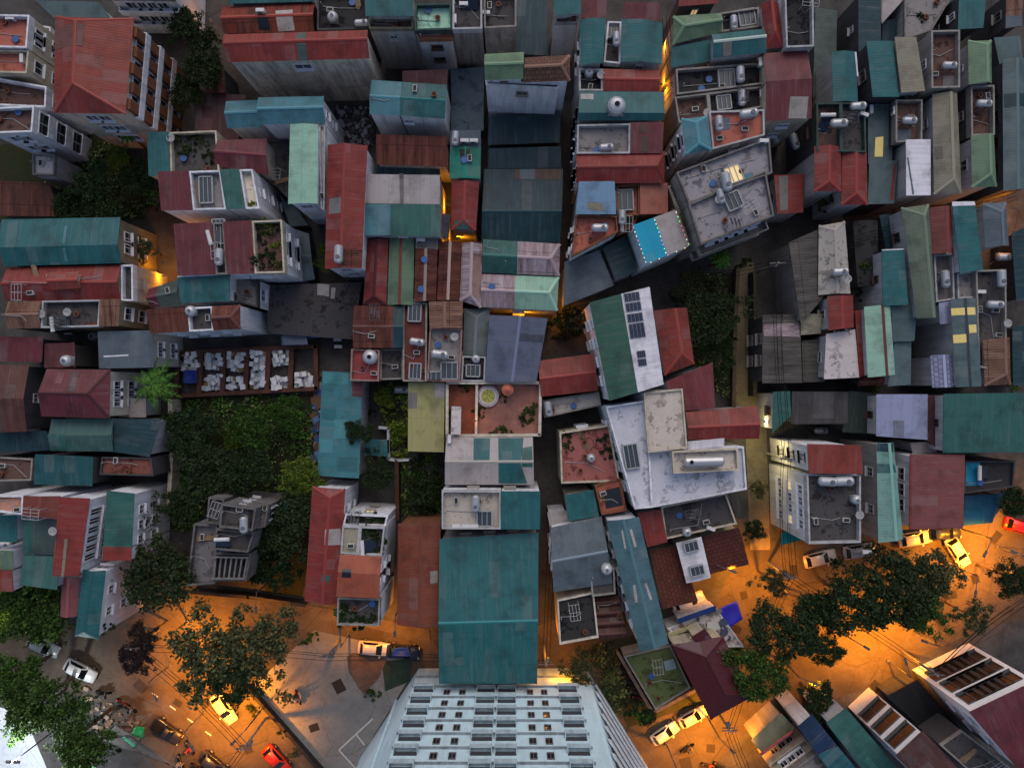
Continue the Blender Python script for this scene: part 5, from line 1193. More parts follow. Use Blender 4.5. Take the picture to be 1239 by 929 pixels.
# roof-garden and courtyard shrubs
for s in ('10 850,150,.9,dark 860,215,.9,green 855,280,.8,dark|11 280,400,.8,olive 330,390,.9,lime 390,420,.9,olive 300,470,.7,dark 345,560,.9,dark 400,500,.6,lime 280,600,.8,dark 390,610,.8,olive 255,275,.6,lime'
          '|00 1010,800,.8,olive 1090,780,.7,dark 1060,860,.8,dark 1140,800,.7,olive 1180,880,.8,dark|31 800,295,.9,dark 880,295,.8,dark 960,300,.9,dark 900,360,.9,dark 960,400,.9,dark 890,440,.8,olive 960,470,.7,dark 770,850,1.0,green 850,860,.9,dark 930,860,.9,dark 790,800,.7,dark'
          '|22 290,400,.7,dark 320,402,.7,green 210,560,.6,dark 215,640,.7,dark 372,540,.6,dark 372,570,.5,dark 505,465,.6,green 470,660,.6,olive 520,660,.7,green 650,560,.8,green 680,530,.8,olive 625,600,.6,dark 860,690,.7,dark 1080,700,.7,dark 870,750,.6,olive 1090,770,.8,dark 100,810,.9,lime 60,815,.7,dark 20,830,.6,dark'
          '|22 820,40,1.1,dark 870,90,1.2,dark 930,30,1.0,olive 840,120,.9,dark|21 1000,500,1.0,lime 990,440,.9,lime 1090,570,.8,olive 1080,660,1.0,lime 1100,700,.8,olive 920,560,.6,dark|14 20,255,1.0,lime 50,265,.8,dark 80,250,.8,dark 275,620,.6,green 250,770,.7,dark|24 320,425,.7,lime 1100,410,.6,lime'
          '|13 450,660,.7,olive 570,560,.6,lime 330,800,1.0,dark 500,720,.8,dark 700,600,.8,dark|32 30,40,1.0,dark 90,80,1.0,dark 60,180,1.1,dark 120,250,1.0,dark|04 500,545,.7,dark 560,530,.7,dark 590,100,.6,dark|43 660,270,.9,green 90,600,1.0,dark 120,640,.9,green 60,560,.8,dark|40 545,660,.8,dark 590,130,.9,dark 640,800,.9,dark|41 590,200,.9,green 940,510,.8,green 430,720,.7,dark 500,840,.7,olive 270,600,.8,dark').split('|'):
    t, *items = s.split(' ')
    for it in items:
        u, v, sz, kd = it.split(','); loc, ob = hit(t, float(u), float(v))
        o = shrub(loc - Vector((0, 0, .1)), float(sz), kd, None)
        later(o, {'dark': 'dark potted shrub', 'green': 'leafy green potted shrub', 'lime': 'light green shrub', 'olive': 'dusty olive shrub'}[kd], ob, tp(t, float(u), float(v)), 'shrub', 'shrubs on terraces and in yards')

# ---------------------------------------------------------------- roof clutter: pots, crates, racks, basins; fixed pipe runs are part of the house
def mk(parts):
    root = empty('x', (0, 0, -200))
    for nm, fn, m in parts:
        bm = bmesh.new(); fn(bm); link_mesh(nm, bm, m, root)
    return root
def rack(bm):
    for x in (-.8, 0, .8):
        for y in (-.5, .5): tube(bm, (x, y, 0), (x, y, 1.4), .025, 5)
    for y in (-.5, -.17, .17, .5): tube(bm, (-.8, y, 1.4), (.8, y, 1.4), .025, 5)
    for x in (-.8, 0, .8): tube(bm, (x, -.5, 1.38), (x, .5, 1.38), .025, 5)
def cyl(r, h, r2=None): return lambda bm: bmesh.ops.create_cone(bm, cap_ends=True, segments=14, radius1=r, radius2=r2 or r, depth=h, matrix=Matrix.Translation((0, 0, h/2)))
def cloths(bm):
    for i, y in enumerate((-.33, 0, .33)): box(bm, -.2 + .2*i, y, 1.08, .7, .03, .6)
PROPS = [('metal_rack', 'white metal rack', 'rack', mk([('frame', rack, m_plain('rack_paint', (170,172,176), .5))])),
 ('drying_rack', 'drying rack with washing', 'drying rack', mk([('frame', rack, m_iron()), ('washing', cloths, m_plain('washing_cloth', (150,140,150), .9, var=.5))])),
 ('plant_pot', 'clay plant pot', 'plant pot', mk([('pot', cyl(.2, .4, .27), m_plain('clay_pot', (120,66,48), .8)), ('soil', lambda bm: box(bm, 0, 0, .4, .3, .3, .03), m_plain('pot_soil', (40,34,26), .9))])),
 ('foam_crate', 'pale foam crate', 'crate', mk([('shell', lambda bm: box(bm, 0, 0, .2, .65, .42, .4), m_plain('foam_white', (196,200,206), .8, var=.3)), ('filling', lambda bm: box(bm, 0, 0, .4, .55, .32, .02), m_plain('crate_soil', (50,46,38), .9))])),
 ('plastic_basin', 'blue plastic basin', 'basin', mk([('bowl', cyl(.25, .2, .34), m_plain('basin_blue', (50,90,150), .4)), ('rim', lambda bm: bmesh.ops.create_cone(bm, cap_ends=False, segments=16, radius1=.36, radius2=.36, depth=.04, matrix=Matrix.Translation((0,0,.2))), m_plain('basin_rim', (70,110,170), .4))])),
 ('water_heater', 'dark solar water heater', 'water heater', mk([('collector', lambda bm: bmesh.ops.create_cube(bm, size=1, matrix=Matrix.Translation((0, -.1, .5)) @ Matrix.Rotation(.5, 4, 'X') @ Matrix.Diagonal((1.3, 1.5, .08, 1))), m_plain('collector_glass', (26,34,52), .2, 0, .6, .3)), ('drum', lambda bm: bmesh.ops.create_cone(bm, cap_ends=True, segments=16, radius1=.2, radius2=.2, depth=1.5, matrix=Matrix.Translation((0, .62, .95)) @ Matrix.Rotation(R(90), 4, 'Y')), m_white())])),
 ('timber_pile', 'pile of old planks', 'planks', mk([('plank', lambda bm: [box(bm, .05*i, .16*(i % 3) - .16, .05 + .06*(i//3), 1.8, .14, .05, .04*i) for i in range(8)], m_conc((110,92,74)))]))]
rc = random.Random(5)
for root_, px_, surfs_, ax_, q_ in TERR:
    area = abs(sum(q_[i].x*q_[(i+1) % 4].y - q_[(i+1) % 4].x*q_[i].y for i in range(4))) / 2
    c_ = sum(px_, Vector((0, 0))) / 4
    if not (-10 < c_.x < 1250 and -10 < c_.y < 940) or 'office' in root_.name: continue
    for i in range(min(7, int(area / 9) + 1)):
        u, v = rc.uniform(.12, .88), rc.uniform(.14, .86); k = u if ax_ == 'u' else v
        for a, b_, S in surfs_:
            if a <= k <= b_: break
        t_ = (k - a) / (b_ - a); flat_ = abs(S(.5, .2).z - S(.5, .8).z) < 1e-4 and abs(S(.2, .5).z - S(.8, .5).z) < 1e-4
        if not flat_ or not (.15 < t_ < .85): continue
        P = S(t_, v) if ax_ == 'u' else S(u, t_)
        n_, lab_, cat_, pr_ = PROPS[rc.choices(range(7), (1.2, 2.5, 9, 8, 4, 2, 4))[0]]
        o = copy_tree(pr_, P + Vector((0, 0, .01)), math.atan2((q_[1]-q_[0]).y, (q_[1]-q_[0]).x) + rc.choice((0, 1.571)) + rc.gauss(0, .08)); o.name = n_
        pxl = bil(px_, u, v); later(o, lab_, root_, (pxl.x, pxl.y), cat_, n_.replace('_', ' ') + 's on roof terraces')
    S = surfs_[0][2]
    if abs(S(.5, .2).z - S(.5, .8).z) < 1e-4 and abs(S(.2, .5).z - S(.8, .5).z) < 1e-4:
        bm = bmesh.new(); y_ = rc.uniform(.25, .75)
        P = [S(.08, y_), S(rc.uniform(.4, .6), y_ + .05), S(rc.uniform(.6, .9), rc.uniform(.1, .9))]
        for A, B in zip(P, P[1:]): tube(bm, A + Vector((0, 0, .06)), B + Vector((0, 0, .06)), .035, 6)
        tube(bm, P[0], P[0] + Vector((0, 0, 1)), .05, 6)
        link_mesh('pipe', bm, m_plain('pvc_pipe', (150,152,156), .5), root_)
for x in PROPS: drop(x[3])

# ---------------------------------------------------------------- the brick-walled yard of white boxes
ym = m_wall((96,68,60), .6)
def wall_run(name, label, pts_, h, th, m, cat='wall'):
    P = [w(p, h) for p in pts_]; root = empty(name, (P[0].x, P[0].y, 0), 0, label, cat, None, True); bm = bmesh.new()
    for a, b_ in zip(P, P[1:]):
        d = (b_ - a); L = d.length; c = (a + b_) / 2
        box(bm, c.x, c.y, h/2, L + th*.96, th, h, math.atan2(d.y, d.x))
    o = link_mesh('wall', bm, m, root); bm = bmesh.new()
    for a, b_ in zip(P, P[1:]):
        d = (b_ - a); L = d.length; c = (a + b_) / 2
        box(bm, c.x, c.y, h + .06, L + th*.9, th + .1, .1, math.atan2(d.y, d.x))
    link_mesh('coping', bm, m, root); return root
wall_run('brick_wall', 'low brick wall around the yard of stacked white boxes', [(216, 427), (382, 419), (383, 470), (213, 479), (216, 427)], 1.0, .35, ym)
for i, x in enumerate((243, 271, 299, 325, 353)):
    wall_run('brick_wall', ['first', 'second', 'third', 'fourth', 'fifth'][i] + ' brick dividing wall of the box yard counted from the palm', [(x, 427 - i*.9), (x - 2, 475 - i*2)], .95, .42, ym)
bm = bmesh.new(); box(bm, 0, 0, .5, 1, 1, 1); bmesh.ops.bevel(bm, geom=bm.edges[:], offset=.03, segments=1); BOXM = []
for i, c in enumerate(((226,230,238), (205,210,220), (236,236,240), (160,126,80))):
    me = bpy.data.meshes.new('packing_box'); bm.to_mesh(me); me.materials.append(m_plain('box_foam_%d' % i, c, .7, var=.3)); BOXM.append(me)
bm.free()
rb = random.Random(11); bays = [(219, 240, [(425, 448)]), (246, 268, [(427, 447), (452, 473)]), (274, 296, [(425, 445), (440, 452), (456, 472)]), (302, 323, [(424, 470)]), (329, 350, [(422, 444), (456, 470)]), (356, 378, [(450, 468)])]
ordn = ['first', 'second', 'third', 'fourth', 'fifth', 'sixth']
for bi, (x0, x1, rows) in enumerate(bays):
    for (y0, y1) in rows:
        y = y0 + 3
        while y < y1:
            x = x0 + rb.uniform(1, 4)
            while x < x1:
                if rb.random() < .88:
                    k = rb.choices((0, 1, 2, 3), (5, 3, 4, .7))[0]; s = rb.uniform(.38, .6); z = rb.choice((0, 0, .45, .9))
                    p = w((x + rb.uniform(-.8, .8), y + rb.uniform(-.8, .8)), z + .5)
                    o = bpy.data.objects.new('packing_box', BOXM[k]); COL.objects.link(o); o.location = (p.x, p.y, 0.02); o.scale = (s, s * rb.uniform(.8, 1.3), z + rb.uniform(.4, .6)); o.rotation_euler = (0, 0, rb.gauss(0, .25))
                    tag(o, ('brown' if k == 3 else 'white') + ' packing box heaped in the ' + ordn[bi] + ' bay of the brick yard', 'box', 'boxes heaped in the ' + ordn[bi] + ' yard bay')
                x += rb.uniform(3.9, 5.2)
            y += rb.uniform(4.0, 5.2)
def tarp(name, label, t, ps, h, mat, cat='tarpaulin', sag=.25):
    q = [Vector(p) for p in pts(t, ps)]; bm = bmesh.new(); N = 8; g = []; r = random.Random(len(label))
    for i in range(N + 1):
        row = []
        for j in range(N + 1):
            p = w(bil(q, i/N, j/N), h); row.append(bm.verts.new((p.x, p.y, h - sag * math.sin(math.pi*i/N) * math.sin(math.pi*j/N) + r.uniform(-.05, .05))))
        g.append(row)
    for i in range(N):
        for j in range(N): bm.faces.new((g[i][j], g[i+1][j], g[i+1][j+1], g[i][j+1]))
    bmesh.ops.recalc_face_normals(bm, faces=bm.faces[:]); bmesh.ops.solidify(bm, geom=bm.faces[:], thickness=.03)
    root = empty(name, (w(q[0], h).x, w(q[0], h).y, 0), 0, label, cat, None, True)
    link_mesh('sheet', bm, mat, root, True); bm = bmesh.new()
    for i, c in enumerate(q):
        p = w(lerp(c, bil(q, .5, .5), .05), h); tube(bm, (p.x, p.y, 0), (p.x, p.y, h - .05), .035, 6)
    link_mesh('frame', bm, m_iron(), root); return root
BLUE = m_plain('blue_tarpaulin', (34,62,150), .5, 0, .3, .25)
tarp('tarpaulin', 'blue tarpaulin over boxes in the brick yard', '20', '1030,316 1104,314 1104,388 1028,390', 1.4, BLUE)
tarp('awning', 'royal blue awning over the orange-lit shop front', '33', '555,796 658,750 690,852 610,906', 3.0, m_plain('royal_blue_canvas', (40,44,190), .6, var=.2), 'awning')
tarp('awning', 'dusty blue-grey awning beside the colourful banner', '21', '420,92 556,86 570,172 422,176', 3.0, m_plain('dusty_blue_canvas', (84,98,120), .7, var=.3), 'awning')
tarp('awning', 'teal awning at the foot of the red-shuttered house', '33', '908,372 975,350 1034,404 905,440', 3.2, m_plain('teal_canvas', (24,140,140), .6), 'awning')
tarp('awning', 'blue awning beside the parked dark blue car', '41', '1050,255 1130,250 1150,300 1040,300', 2.6, BLUE, 'awning')
tarp('tarpaulin', 'grey tarpaulin roof of the street stall under dark trees', '40', '650,685 740,745 1000,930 570,770', 2.8, m_conc('OL'), 'tarpaulin')
tarp('tarpaulin', 'green tarpaulin on the stall beside the parked pickup', '40', '762,690 815,700 800,765 740,740', 2.6, m_plain('green_tarpaulin', (24,128,70), .5), 'tarpaulin', .1)
tarp('tarpaulin', 'pale green tarpaulin strip on the street stall', '40', '685,755 700,750 765,800 750,812', 3.0, m_plain('pale_green_tarpaulin', (90,190,150), .5), 'tarpaulin', .05)
bn = tarp('banner', 'long colourful printed banner with rings and orange shapes', '21', '566,84 792,68 790,124 572,134', 2.9, m_plain('banner_blue', (40,84,150), .6, var=.5), 'banner', .02)
bm_cols = (((196,90,84), '585,82 625,80 628,120 590,126'), ((206,110,60), '640,112 680,78 690,80 655,124'), ((200,196,190), '605,88 660,80 640,118 612,124'), ((60,120,180), '690,78 702,77 702,124 690,125'))
for c, ps in bm_cols:
    bm = bmesh.new(); P = [w(p, 2.93) for p in pts('21', ps)]; prism(bm, [(p.x, p.y) for p in P][::-1], 2.9, 2.94 + c[0]*1e-4); bmesh.ops.recalc_face_normals(bm, faces=bm.faces[:]); link_mesh('printed_shape', bm, m_plain('print_%d' % c[0], c, .6), bn)
for i, (u, v, r, c) in enumerate(((723, 103, .62, (140,170,130)), (766, 105, .58, (176,70,66)), (723, 103, .36, (196,150,70)), (766, 105, .34, (210,200,190)), (766, 105, .18, (40,110,90)))):
    p = w(tp('21', u, v), 2.95); bm = bmesh.new(); bmesh.ops.create_cone(bm, cap_ends=True, segments=22, radius1=r, radius2=r, depth=.03, matrix=Matrix.Translation((p.x, p.y, 2.93 + .012*i))); link_mesh('printed_ring', bm, m_plain('ring_%d' % i, c, .6), bn)

# ---------------------------------------------------------------- terracotta courtyard
bm = bmesh.new(); YZ = 5.62; p = w(tp('22', 420, 461), YZ + .3)
root = empty('round_planter', (p.x, p.y, YZ), 0, 'round planter with pebble rim and yellowish mosaic in the terracotta courtyard', 'planter')
for nm, r0, z, m in (('rim', 1.15, .35, m_conc((150,140,150))), ('border', .92, .42, m_plain('planter_border', (196,190,196), .7)), ('mosaic', .72, .48, None)):
    bm = bmesh.new(); bmesh.ops.create_cone(bm, cap_ends=True, segments=36, radius1=r0, radius2=r0*.98, depth=z, matrix=Matrix.Translation((0, 0, z/2)))
    if m is None:
        t = NT('planter_mosaic'); vo = t.add('ShaderNodeTexVoronoi'); vo.inputs['Scale'].default_value = 5; t.link(t.coord(), vo.inputs['Vector']); m = t.done(t.ramp(vo.outputs['Distance'], .1, .7, rgb((190,180,90)), rgb((120,130,70))), .8)
    link_mesh(nm, bm, m, root)
def parasol(t, u, v, r, m, label):
    p = w(tp(t, u, v), YZ + 2); root = empty('parasol', (p.x, p.y, YZ), 0, label, 'parasol')
    bm = bmesh.new(); bmesh.ops.create_cone(bm, cap_ends=False, segments=12, radius1=r, radius2=.05, depth=.45, matrix=Matrix.Translation((0, 0, 2.1))); bmesh.ops.solidify(bm, geom=bm.faces[:], thickness=.03)
    link_mesh('canopy', bm, m, root); bm = bmesh.new(); tube(bm, (0, 0, 0), (0, 0, 2.36), .03, 8); link_mesh('pole', bm, m_iron(), root)
    bm = bmesh.new(); bmesh.ops.create_cone(bm, cap_ends=True, segments=16, radius1=.3, radius2=.25, depth=.12, matrix=Matrix.Translation((0, 0, .06))); link_mesh('base', bm, m_conc('C'), root)
parasol('22', 530, 427, .62, m_plain('terracotta_canvas', (176,100,84), .8), 'small terracotta parasol beside the round planter')
wall_run('courtyard_wall', 'pale wall framing the terracotta courtyard', [(541, 465), (541, 527), (653, 526), (654, 463), (541, 463)], 6.5, .2, m_wall('BG', .5))
wall_run('courtyard_wall', 'inner wall between the dark and light terracotta floors', [(577, 463), (576, 526)], 6.3, .16, m_wall('BG', .5))
root = empty('garden_hut', (*w(tp('22', 240, 600), 7).xy, YZ), 0, 'narrow grey hut with flat roof in the terracotta courtyard', 'hut', None, True)
P = [w(p, 7.7) for p in pts('22', '220,522 265,524 262,672 216,670')]
bm = bmesh.new(); prism(bm, [(q.x, q.y) for q in P][::-1], YZ, 7.7); bmesh.ops.recalc_face_normals(bm, faces=bm.faces[:]); link_mesh('wall', bm, m_wall('BG'), root)
bm = bmesh.new(); prism(bm, [tuple(x) for x in inset([(q.x, q.y) for q in P], -.08)][::-1], 7.702, 7.8); bmesh.ops.recalc_face_normals(bm, faces=bm.faces[:]); link_mesh('roof', bm, m_conc('P'), root)
# pale garden walls and the street walls
wall_run('garden_wall', 'pale mottled wall along the western side of the walled garden', [(206, 485), (208, 545), (204, 612)], 2.6, .35, m_wall('CR', .8))
wall_run('garden_wall', 'dark street wall below the villa garden', [(232, 716), (300, 722), (368, 732)], 1.8, .25, m_wall((60,56,56), .5))
wall_run('garden_wall', 'dark kerb wall separating plaza and orange street', [(298, 832), (345, 884), (392, 938)], 1.0, .25, m_wall((52,50,50), .5))
wall_run('garden_wall', 'stone wall on the western side of the dim lane', [(893, 325), (889, 410), (888, 492)], 1.6, .3, m_wall((86,78,66), .7))
wall_run('garden_wall', 'tall wall on the eastern side of the dim lane', [(913, 330), (914, 420), (913, 478)], 2.2, .25, m_wall((70,64,58), .7))
wall_run('garden_wall', 'pale grey wall around the mossy green roof plot', [(748, 790), (790, 862), (846, 832), (812, 775)], 1.5, .25, m_wall((130,126,120), .6))
wall_run('garden_wall', 'white courtyard wall stepping around the planted yard', [(459, 517), (470, 518), (470, 555), (479, 557), (494, 556)], 1.4, .2, m_wall('WL', .5))
wall_run('garden_wall', 'brown wall along the planted yard behind the tower block', [(480, 560), (481, 628)], 2.2, .3, m_wall((80,56,46), .6))
# solar panels
root = None
pan = m_plain('solar_cell', (30,42,72), .18, .2, .6, .35)
sp = [(756.0, 353.5), (772.5, 353.5)]
def solar(ps, label):
    P = []
    for p in pts('p', ps): P.append(p)
    locs = [hit('p', *lerp(Vector(p), sum((Vector(x) for x in P), Vector((0, 0))) / 4, .06))[0] + Vector((0, 0, .12)) for p in P]
    root = empty('solar_panel', (locs[0].x, locs[0].y, locs[0].z), 0, label, 'solar panel', 'solar panels on the white roof', True)
    c = sum(locs, Vector()) / 4
    bm = bmesh.new(); f = bm.faces.new([bm.verts.new(x) for x in locs]); bm.normal_update()
    if f.normal.z < 0: f.normal_flip()
    bmesh.ops.solidify(bm, geom=[f], thickness=.05); link_mesh('frame', bm, m_plain('panel_frame', (150,154,160), .4, .6), root)
    bm = bmesh.new(); loc2 = [lerp(x, c, .06) + Vector((0, 0, .012)) for x in locs]
    a, b_, c_, d_ = loc2
    for i in range(4):
        for j in range(6):
            q = [bil(loc2, (i+.04)/4, (j+.04)/6), bil(loc2, (i+.96)/4, (j+.04)/6), bil(loc2, (i+.96)/4, (j+.96)/6), bil(loc2, (i+.04)/4, (j+.96)/6)]
            f = bm.faces.new([bm.verts.new(x) for x in q])
    bm.normal_update()
    for f in bm.faces:
        if f.normal.z < 0: f.normal_flip()
    link_mesh('cells', bm, pan, root)
for i, (y, h_) in enumerate(((354.5, 11), (366.5, 11), (379.5, 11), (391.5, 11), (400.5, 9))):
    k = (y - 350) * .155; solar('%f,%f %f,%f %f,%f %f,%f' % (752.5 + k, y + .8, 773 + k, y - 2.2, 773 + k + h_*.155, y - 2.2 + h_, 752.5 + k + h_*.155, y + .8 + h_), ordn[i] + ' dark solar panel of the column on the white roof half')
for i, y in enumerate((424, 434)): solar('%f,%f %f,%f %f,%f %f,%f' % (769.5+i*1.2, y+.6, 780.5+i*1.2, y-.8, 782+i*1.2, y+8, 771+i*1.2, y+9.6), ['upper', 'lower'][i] + ' of two small solar panels near the white roof end')

# ---------------------------------------------------------------- vehicles
def make_car(name, colr, pick=False, length=4.3):
    root = empty(name, (0, 0, -200)); paint = m_plain('car_paint_%s' % (str(colr)), colr, .3, .1, .6, .06); k = length / 4.3
    st = [(-2.15, .66, .5, .72), (-2.05, .8, .34, .84), (-1.5, .87, .3, .93), (-.4, .88, .28, .95), (.8, .88, .28, .93), (1.5, .86, .3, .84), (1.98, .78, .34, .74), (2.14, .62, .42, .6)]
    bm = bmesh.new(); rings = []
    for x, wy, zb, zt in st:
        rings.append([bm.verts.new((x*k, y, z)) for y, z in ((-wy*.9, zb), (-wy, zb+.16), (-wy, zt-.18), (-wy*.9, zt), (0, zt+.03), (wy*.9, zt), (wy, zt-.18), (wy, zb+.16), (wy*.9, zb))])
    for a, b_ in zip(rings, rings[1:]):
        for i in range(9): bm.faces.new((a[i], b_[i], b_[(i+1) % 9], a[(i+1) % 9]))
    bm.faces.new(rings[0]); bm.faces.new(rings[-1][::-1])
    x0, x1, r0, r1 = (-.5, 1.0, -.3, .25) if pick else (-1.85, 1.05, -1.35, .2)
    cb = [[(x0*k, -.8, .9), (x1*k, -.8, .9), (x1*k, .8, .9), (x0*k, .8, .9)], [(r0*k, -.62, 1.46), (r1*k, -.62, 1.46), (r1*k, .62, 1.46), (r0*k, .62, 1.46)]]
    lo = [bm.verts.new(v) for v in cb[0]]; hi = [bm.verts.new(v) for v in cb[1]]
    for i in range(4): bm.faces.new((lo[i], lo[(i+1) % 4], hi[(i+1) % 4], hi[i]))
    tf = bm.faces.new(hi)
    bmesh.ops.recalc_face_normals(bm, faces=bm.faces[:])
    bmesh.ops.bevel(bm, geom=[e for e in bm.edges if e.verts[0].co.z > 1.3 or e.verts[1].co.z > 1.3], offset=.07, segments=2, affect='EDGES')
    link_mesh('body', bm, paint, root, True)
    gl = m_plain('car_glass', (14,16,20), .12, 0, .6, .2)
    def glass(nm, i, ins):
        q = [Vector(cb[0][i]), Vector(cb[0][(i+1) % 4]), Vector(cb[1][(i+1) % 4]), Vector(cb[1][i])]
        n = (q[1]-q[0]).cross(q[3]-q[0]).normalized(); P = [bil(q, u, v) for u, v in ((ins, .12), (1-ins, .12), (1-ins, .9), (ins, .9))]
        bm = bmesh.new(); f = bm.faces.new([bm.verts.new(x + n*.03) for x in P]); bm.normal_update(); bmesh.ops.solidify(bm, geom=[f], thickness=.025); link_mesh(nm, bm, gl, root)
    for i in range(4): glass(('side_window', 'windscreen', 'side_window', 'rear_window')[i], i, .08)
    if pick:
        bm = bmesh.new(); box(bm, -1.25*k, 0, .97, 1.35*k, 1.4, .1); link_mesh('cargo_bed', bm, m_black(), root)
    for sx in (-1.32, 1.35):
        for sy in (-.84, .84):
            bm = bmesh.new(); bmesh.ops.create_cone(bm, cap_ends=True, segments=20, radius1=.33, radius2=.33, depth=.22, matrix=Matrix.Translation((sx*k, sy, .33)) @ Matrix.Rotation(R(90), 4, 'X')); tw = link_mesh('wheel', bm, m_black(), root)
            bm = bmesh.new(); bmesh.ops.create_cone(bm, cap_ends=True, segments=14, radius1=.2, radius2=.2, depth=.24, matrix=Matrix.Translation((sx*k, sy, .33)) @ Matrix.Rotation(R(90), 4, 'X')); link_mesh('rim', bm, m_steel(), tw)
    for sy in (-1, 1):
        bm = bmesh.new(); box(bm, 2.02*k, sy*.58, .62, .14, .3, .14); link_mesh('headlight', bm, m_plain('headlamp_lens', (210,212,216), .15), root)
        bm = bmesh.new(); box(bm, -2.1*k, sy*.6, .7, .1, .24, .16); link_mesh('tail_light', bm, m_plain('tail_lens', (150,20,18), .2), root)
        bm = bmesh.new(); box(bm, .75*k, sy*.95, .98, .14, .18, .12); link_mesh('mirror', bm, paint, root)
    return root
cars = [('car', (196,196,194), 270, 858, 55, 'white hatchback parked in the brightest orange light of the street'), ('car', (206,208,206), 96, 812, 27, 'white car parked under dark trees behind the silver car'),
 ('car', (150,156,156), 51, 782, 25, 'silver car half under the bright green tree'), ('pickup_truck', (44,42,44), 201, 885, 36, 'dark pickup truck with open bed beside the street stall'),
 ('car', (170,40,20), 334, 920, 48, 'red car at the bottom edge under the lamp pole'), ('car', (40,42,48), 258, 926, 40, 'dark car cut by the bottom edge in the orange street'),
 ('car', (202,196,190), 453, 785, 6, 'white car parked facing the street lamp near the tower'), ('car', (20,34,66), 487, 789, 5, 'dark blue car behind the white car near the tower'),
 ('car', (212,208,204), 805, 888, -33, 'white car parked lower beside the mossy roof plot'), ('car', (206,202,200), 839, 868, -29, 'white car parked at the corner of the maroon hipped roof'),
 ('car', (204,202,196), 1160, 668, 58, 'white taxi standing in the orange boulevard'), ('van', (196,190,180), 1108, 652, -10, 'pale van parked under the dusty red roof'),
 ('car', (40,44,52), 1144, 645, -3, 'dark car squeezed under the dusty red roof'), ('car', (150,156,166), 1041, 667, -9, 'silver car parked below the red-shuttered house'),
 ('car', (188,186,184), 993, 676, -14, 'white car nose-in by the dark trees below the terrace'), ('car', (180,30,24), 1236, 637, 15, 'red car at the eastern edge by the dark tree'),
 ('car', (210,208,206), 834, 729, -24, 'white car under the brown tiled restaurant roof')]
for nm, c, x, y, a, lab in cars:
    r = make_car(nm, c, nm == 'pickup_truck'); p = w((x, y), .8); r.scale = (.78,) * 3 if 'white car parked' in lab and y > 860 else (.87,) * 3; r.location = (p.x, p.y, .02); r.rotation_euler = (0, 0, R(-a)); tag(r, lab, nm.replace('_', ' '), 'vehicles in the streets')
# riders
def person(joints, edges, radii, mats):
    me = bpy.data.meshes.new('person'); me.from_pydata(joints, edges, []); o = bpy.data.objects.new('person', me); COL.objects.link(o)
    md = o.modifiers.new('skin', 'SKIN'); md.use_smooth_shade = True; sv = me.skin_vertices[0].data
    for i, r in enumerate(radii): sv[i].radius = (r, r)
    sv[0].use_root = True; sub_ = o.modifiers.new('sub', 'SUBSURF'); sub_.levels = 1
    bpy.context.view_layer.update(); ev = o.evaluated_get(bpy.context.evaluated_depsgraph_get()); m2 = bpy.data.meshes.new_from_object(ev); bpy.data.objects.remove(o)
    m2.materials.clear(); m2.materials.append(mats); return m2
J = [(0, 0, .85), (.05, 0, 1.1), (.1, 0, 1.35), (.12, 0, 1.47), (.14, 0, 1.58), (.13, 0, 1.72), (.1, .2, 1.33), (.3, .27, 1.15), (.55, .27, 1.1), (.1, -.2, 1.33), (.3, -.27, 1.15), (.55, -.27, 1.1), (.03, .13, .83), (.4, .18, .8), (.38, .18, .38), (.5, .18, .34), (.03, -.13, .83), (.4, -.18, .8), (.38, -.18, .38), (.5, -.18, .34)]
E = [(0, 1), (1, 2), (2, 3), (3, 4), (4, 5), (2, 6), (6, 7), (7, 8), (2, 9), (9, 10), (10, 11), (0, 12), (12, 13), (13, 14), (14, 15), (0, 16), (16, 17), (17, 18), (18, 19)]
RR = [.15, .15, .17, .07, .1, .09, .07, .05, .04, .07, .05, .04, .09, .075, .05, .05, .09, .075, .05, .05]
SIT = [person(J, E, RR, m_plain('rider_clothes_%d' % i, c, .8, var=.2)) for i, c in enumerate(((150,140,132), (46,48,60), (120,44,40)))]
JS = [(0, 0, .95), (0, 0, 1.15), (0, 0, 1.4), (0, 0, 1.5), (.02, 0, 1.6), (.01, 0, 1.72), (0, .2, 1.38), (.03, .25, 1.12), (.1, .25, .9), (0, -.2, 1.38), (.03, -.25, 1.12), (.1, -.25, .9), (0, .1, .92), (.05, .11, .5), (0, .11, .07), (.12, .11, .05), (0, -.1, .92), (-.05, -.11, .5), (-.08, -.11, .07), (.04, -.11, .05)]
STAND = person(JS, E, RR, m_plain('walker_clothes', (96,92,96), .8))
hairm = m_plain('black_hair', (18,16,16), .6)
def add_person(me, p, rz, label, helmet=None):
    o = bpy.data.objects.new('person', me); COL.objects.link(o); o.location = p; o.rotation_euler = (0, 0, rz); tag(o, label, 'person')
    top = max(v.co.z for v in me.vertices); hd = [v.co for v in me.vertices if v.co.z > top - .12]; c = sum(hd, Vector()) / len(hd)
    bm = bmesh.new(); bmesh.ops.create_uvsphere(bm, u_segments=14, v_segments=8, radius=.125, matrix=Matrix.Translation((c.x - .02, c.y, top - .07)) @ Matrix.Diagonal((1.1, 1, .85, 1)))
    link_mesh('helmet' if helmet else 'hair', bm, m_plain('helmet_%s' % str(helmet), helmet, .3) if helmet else hairm, o, True); return o
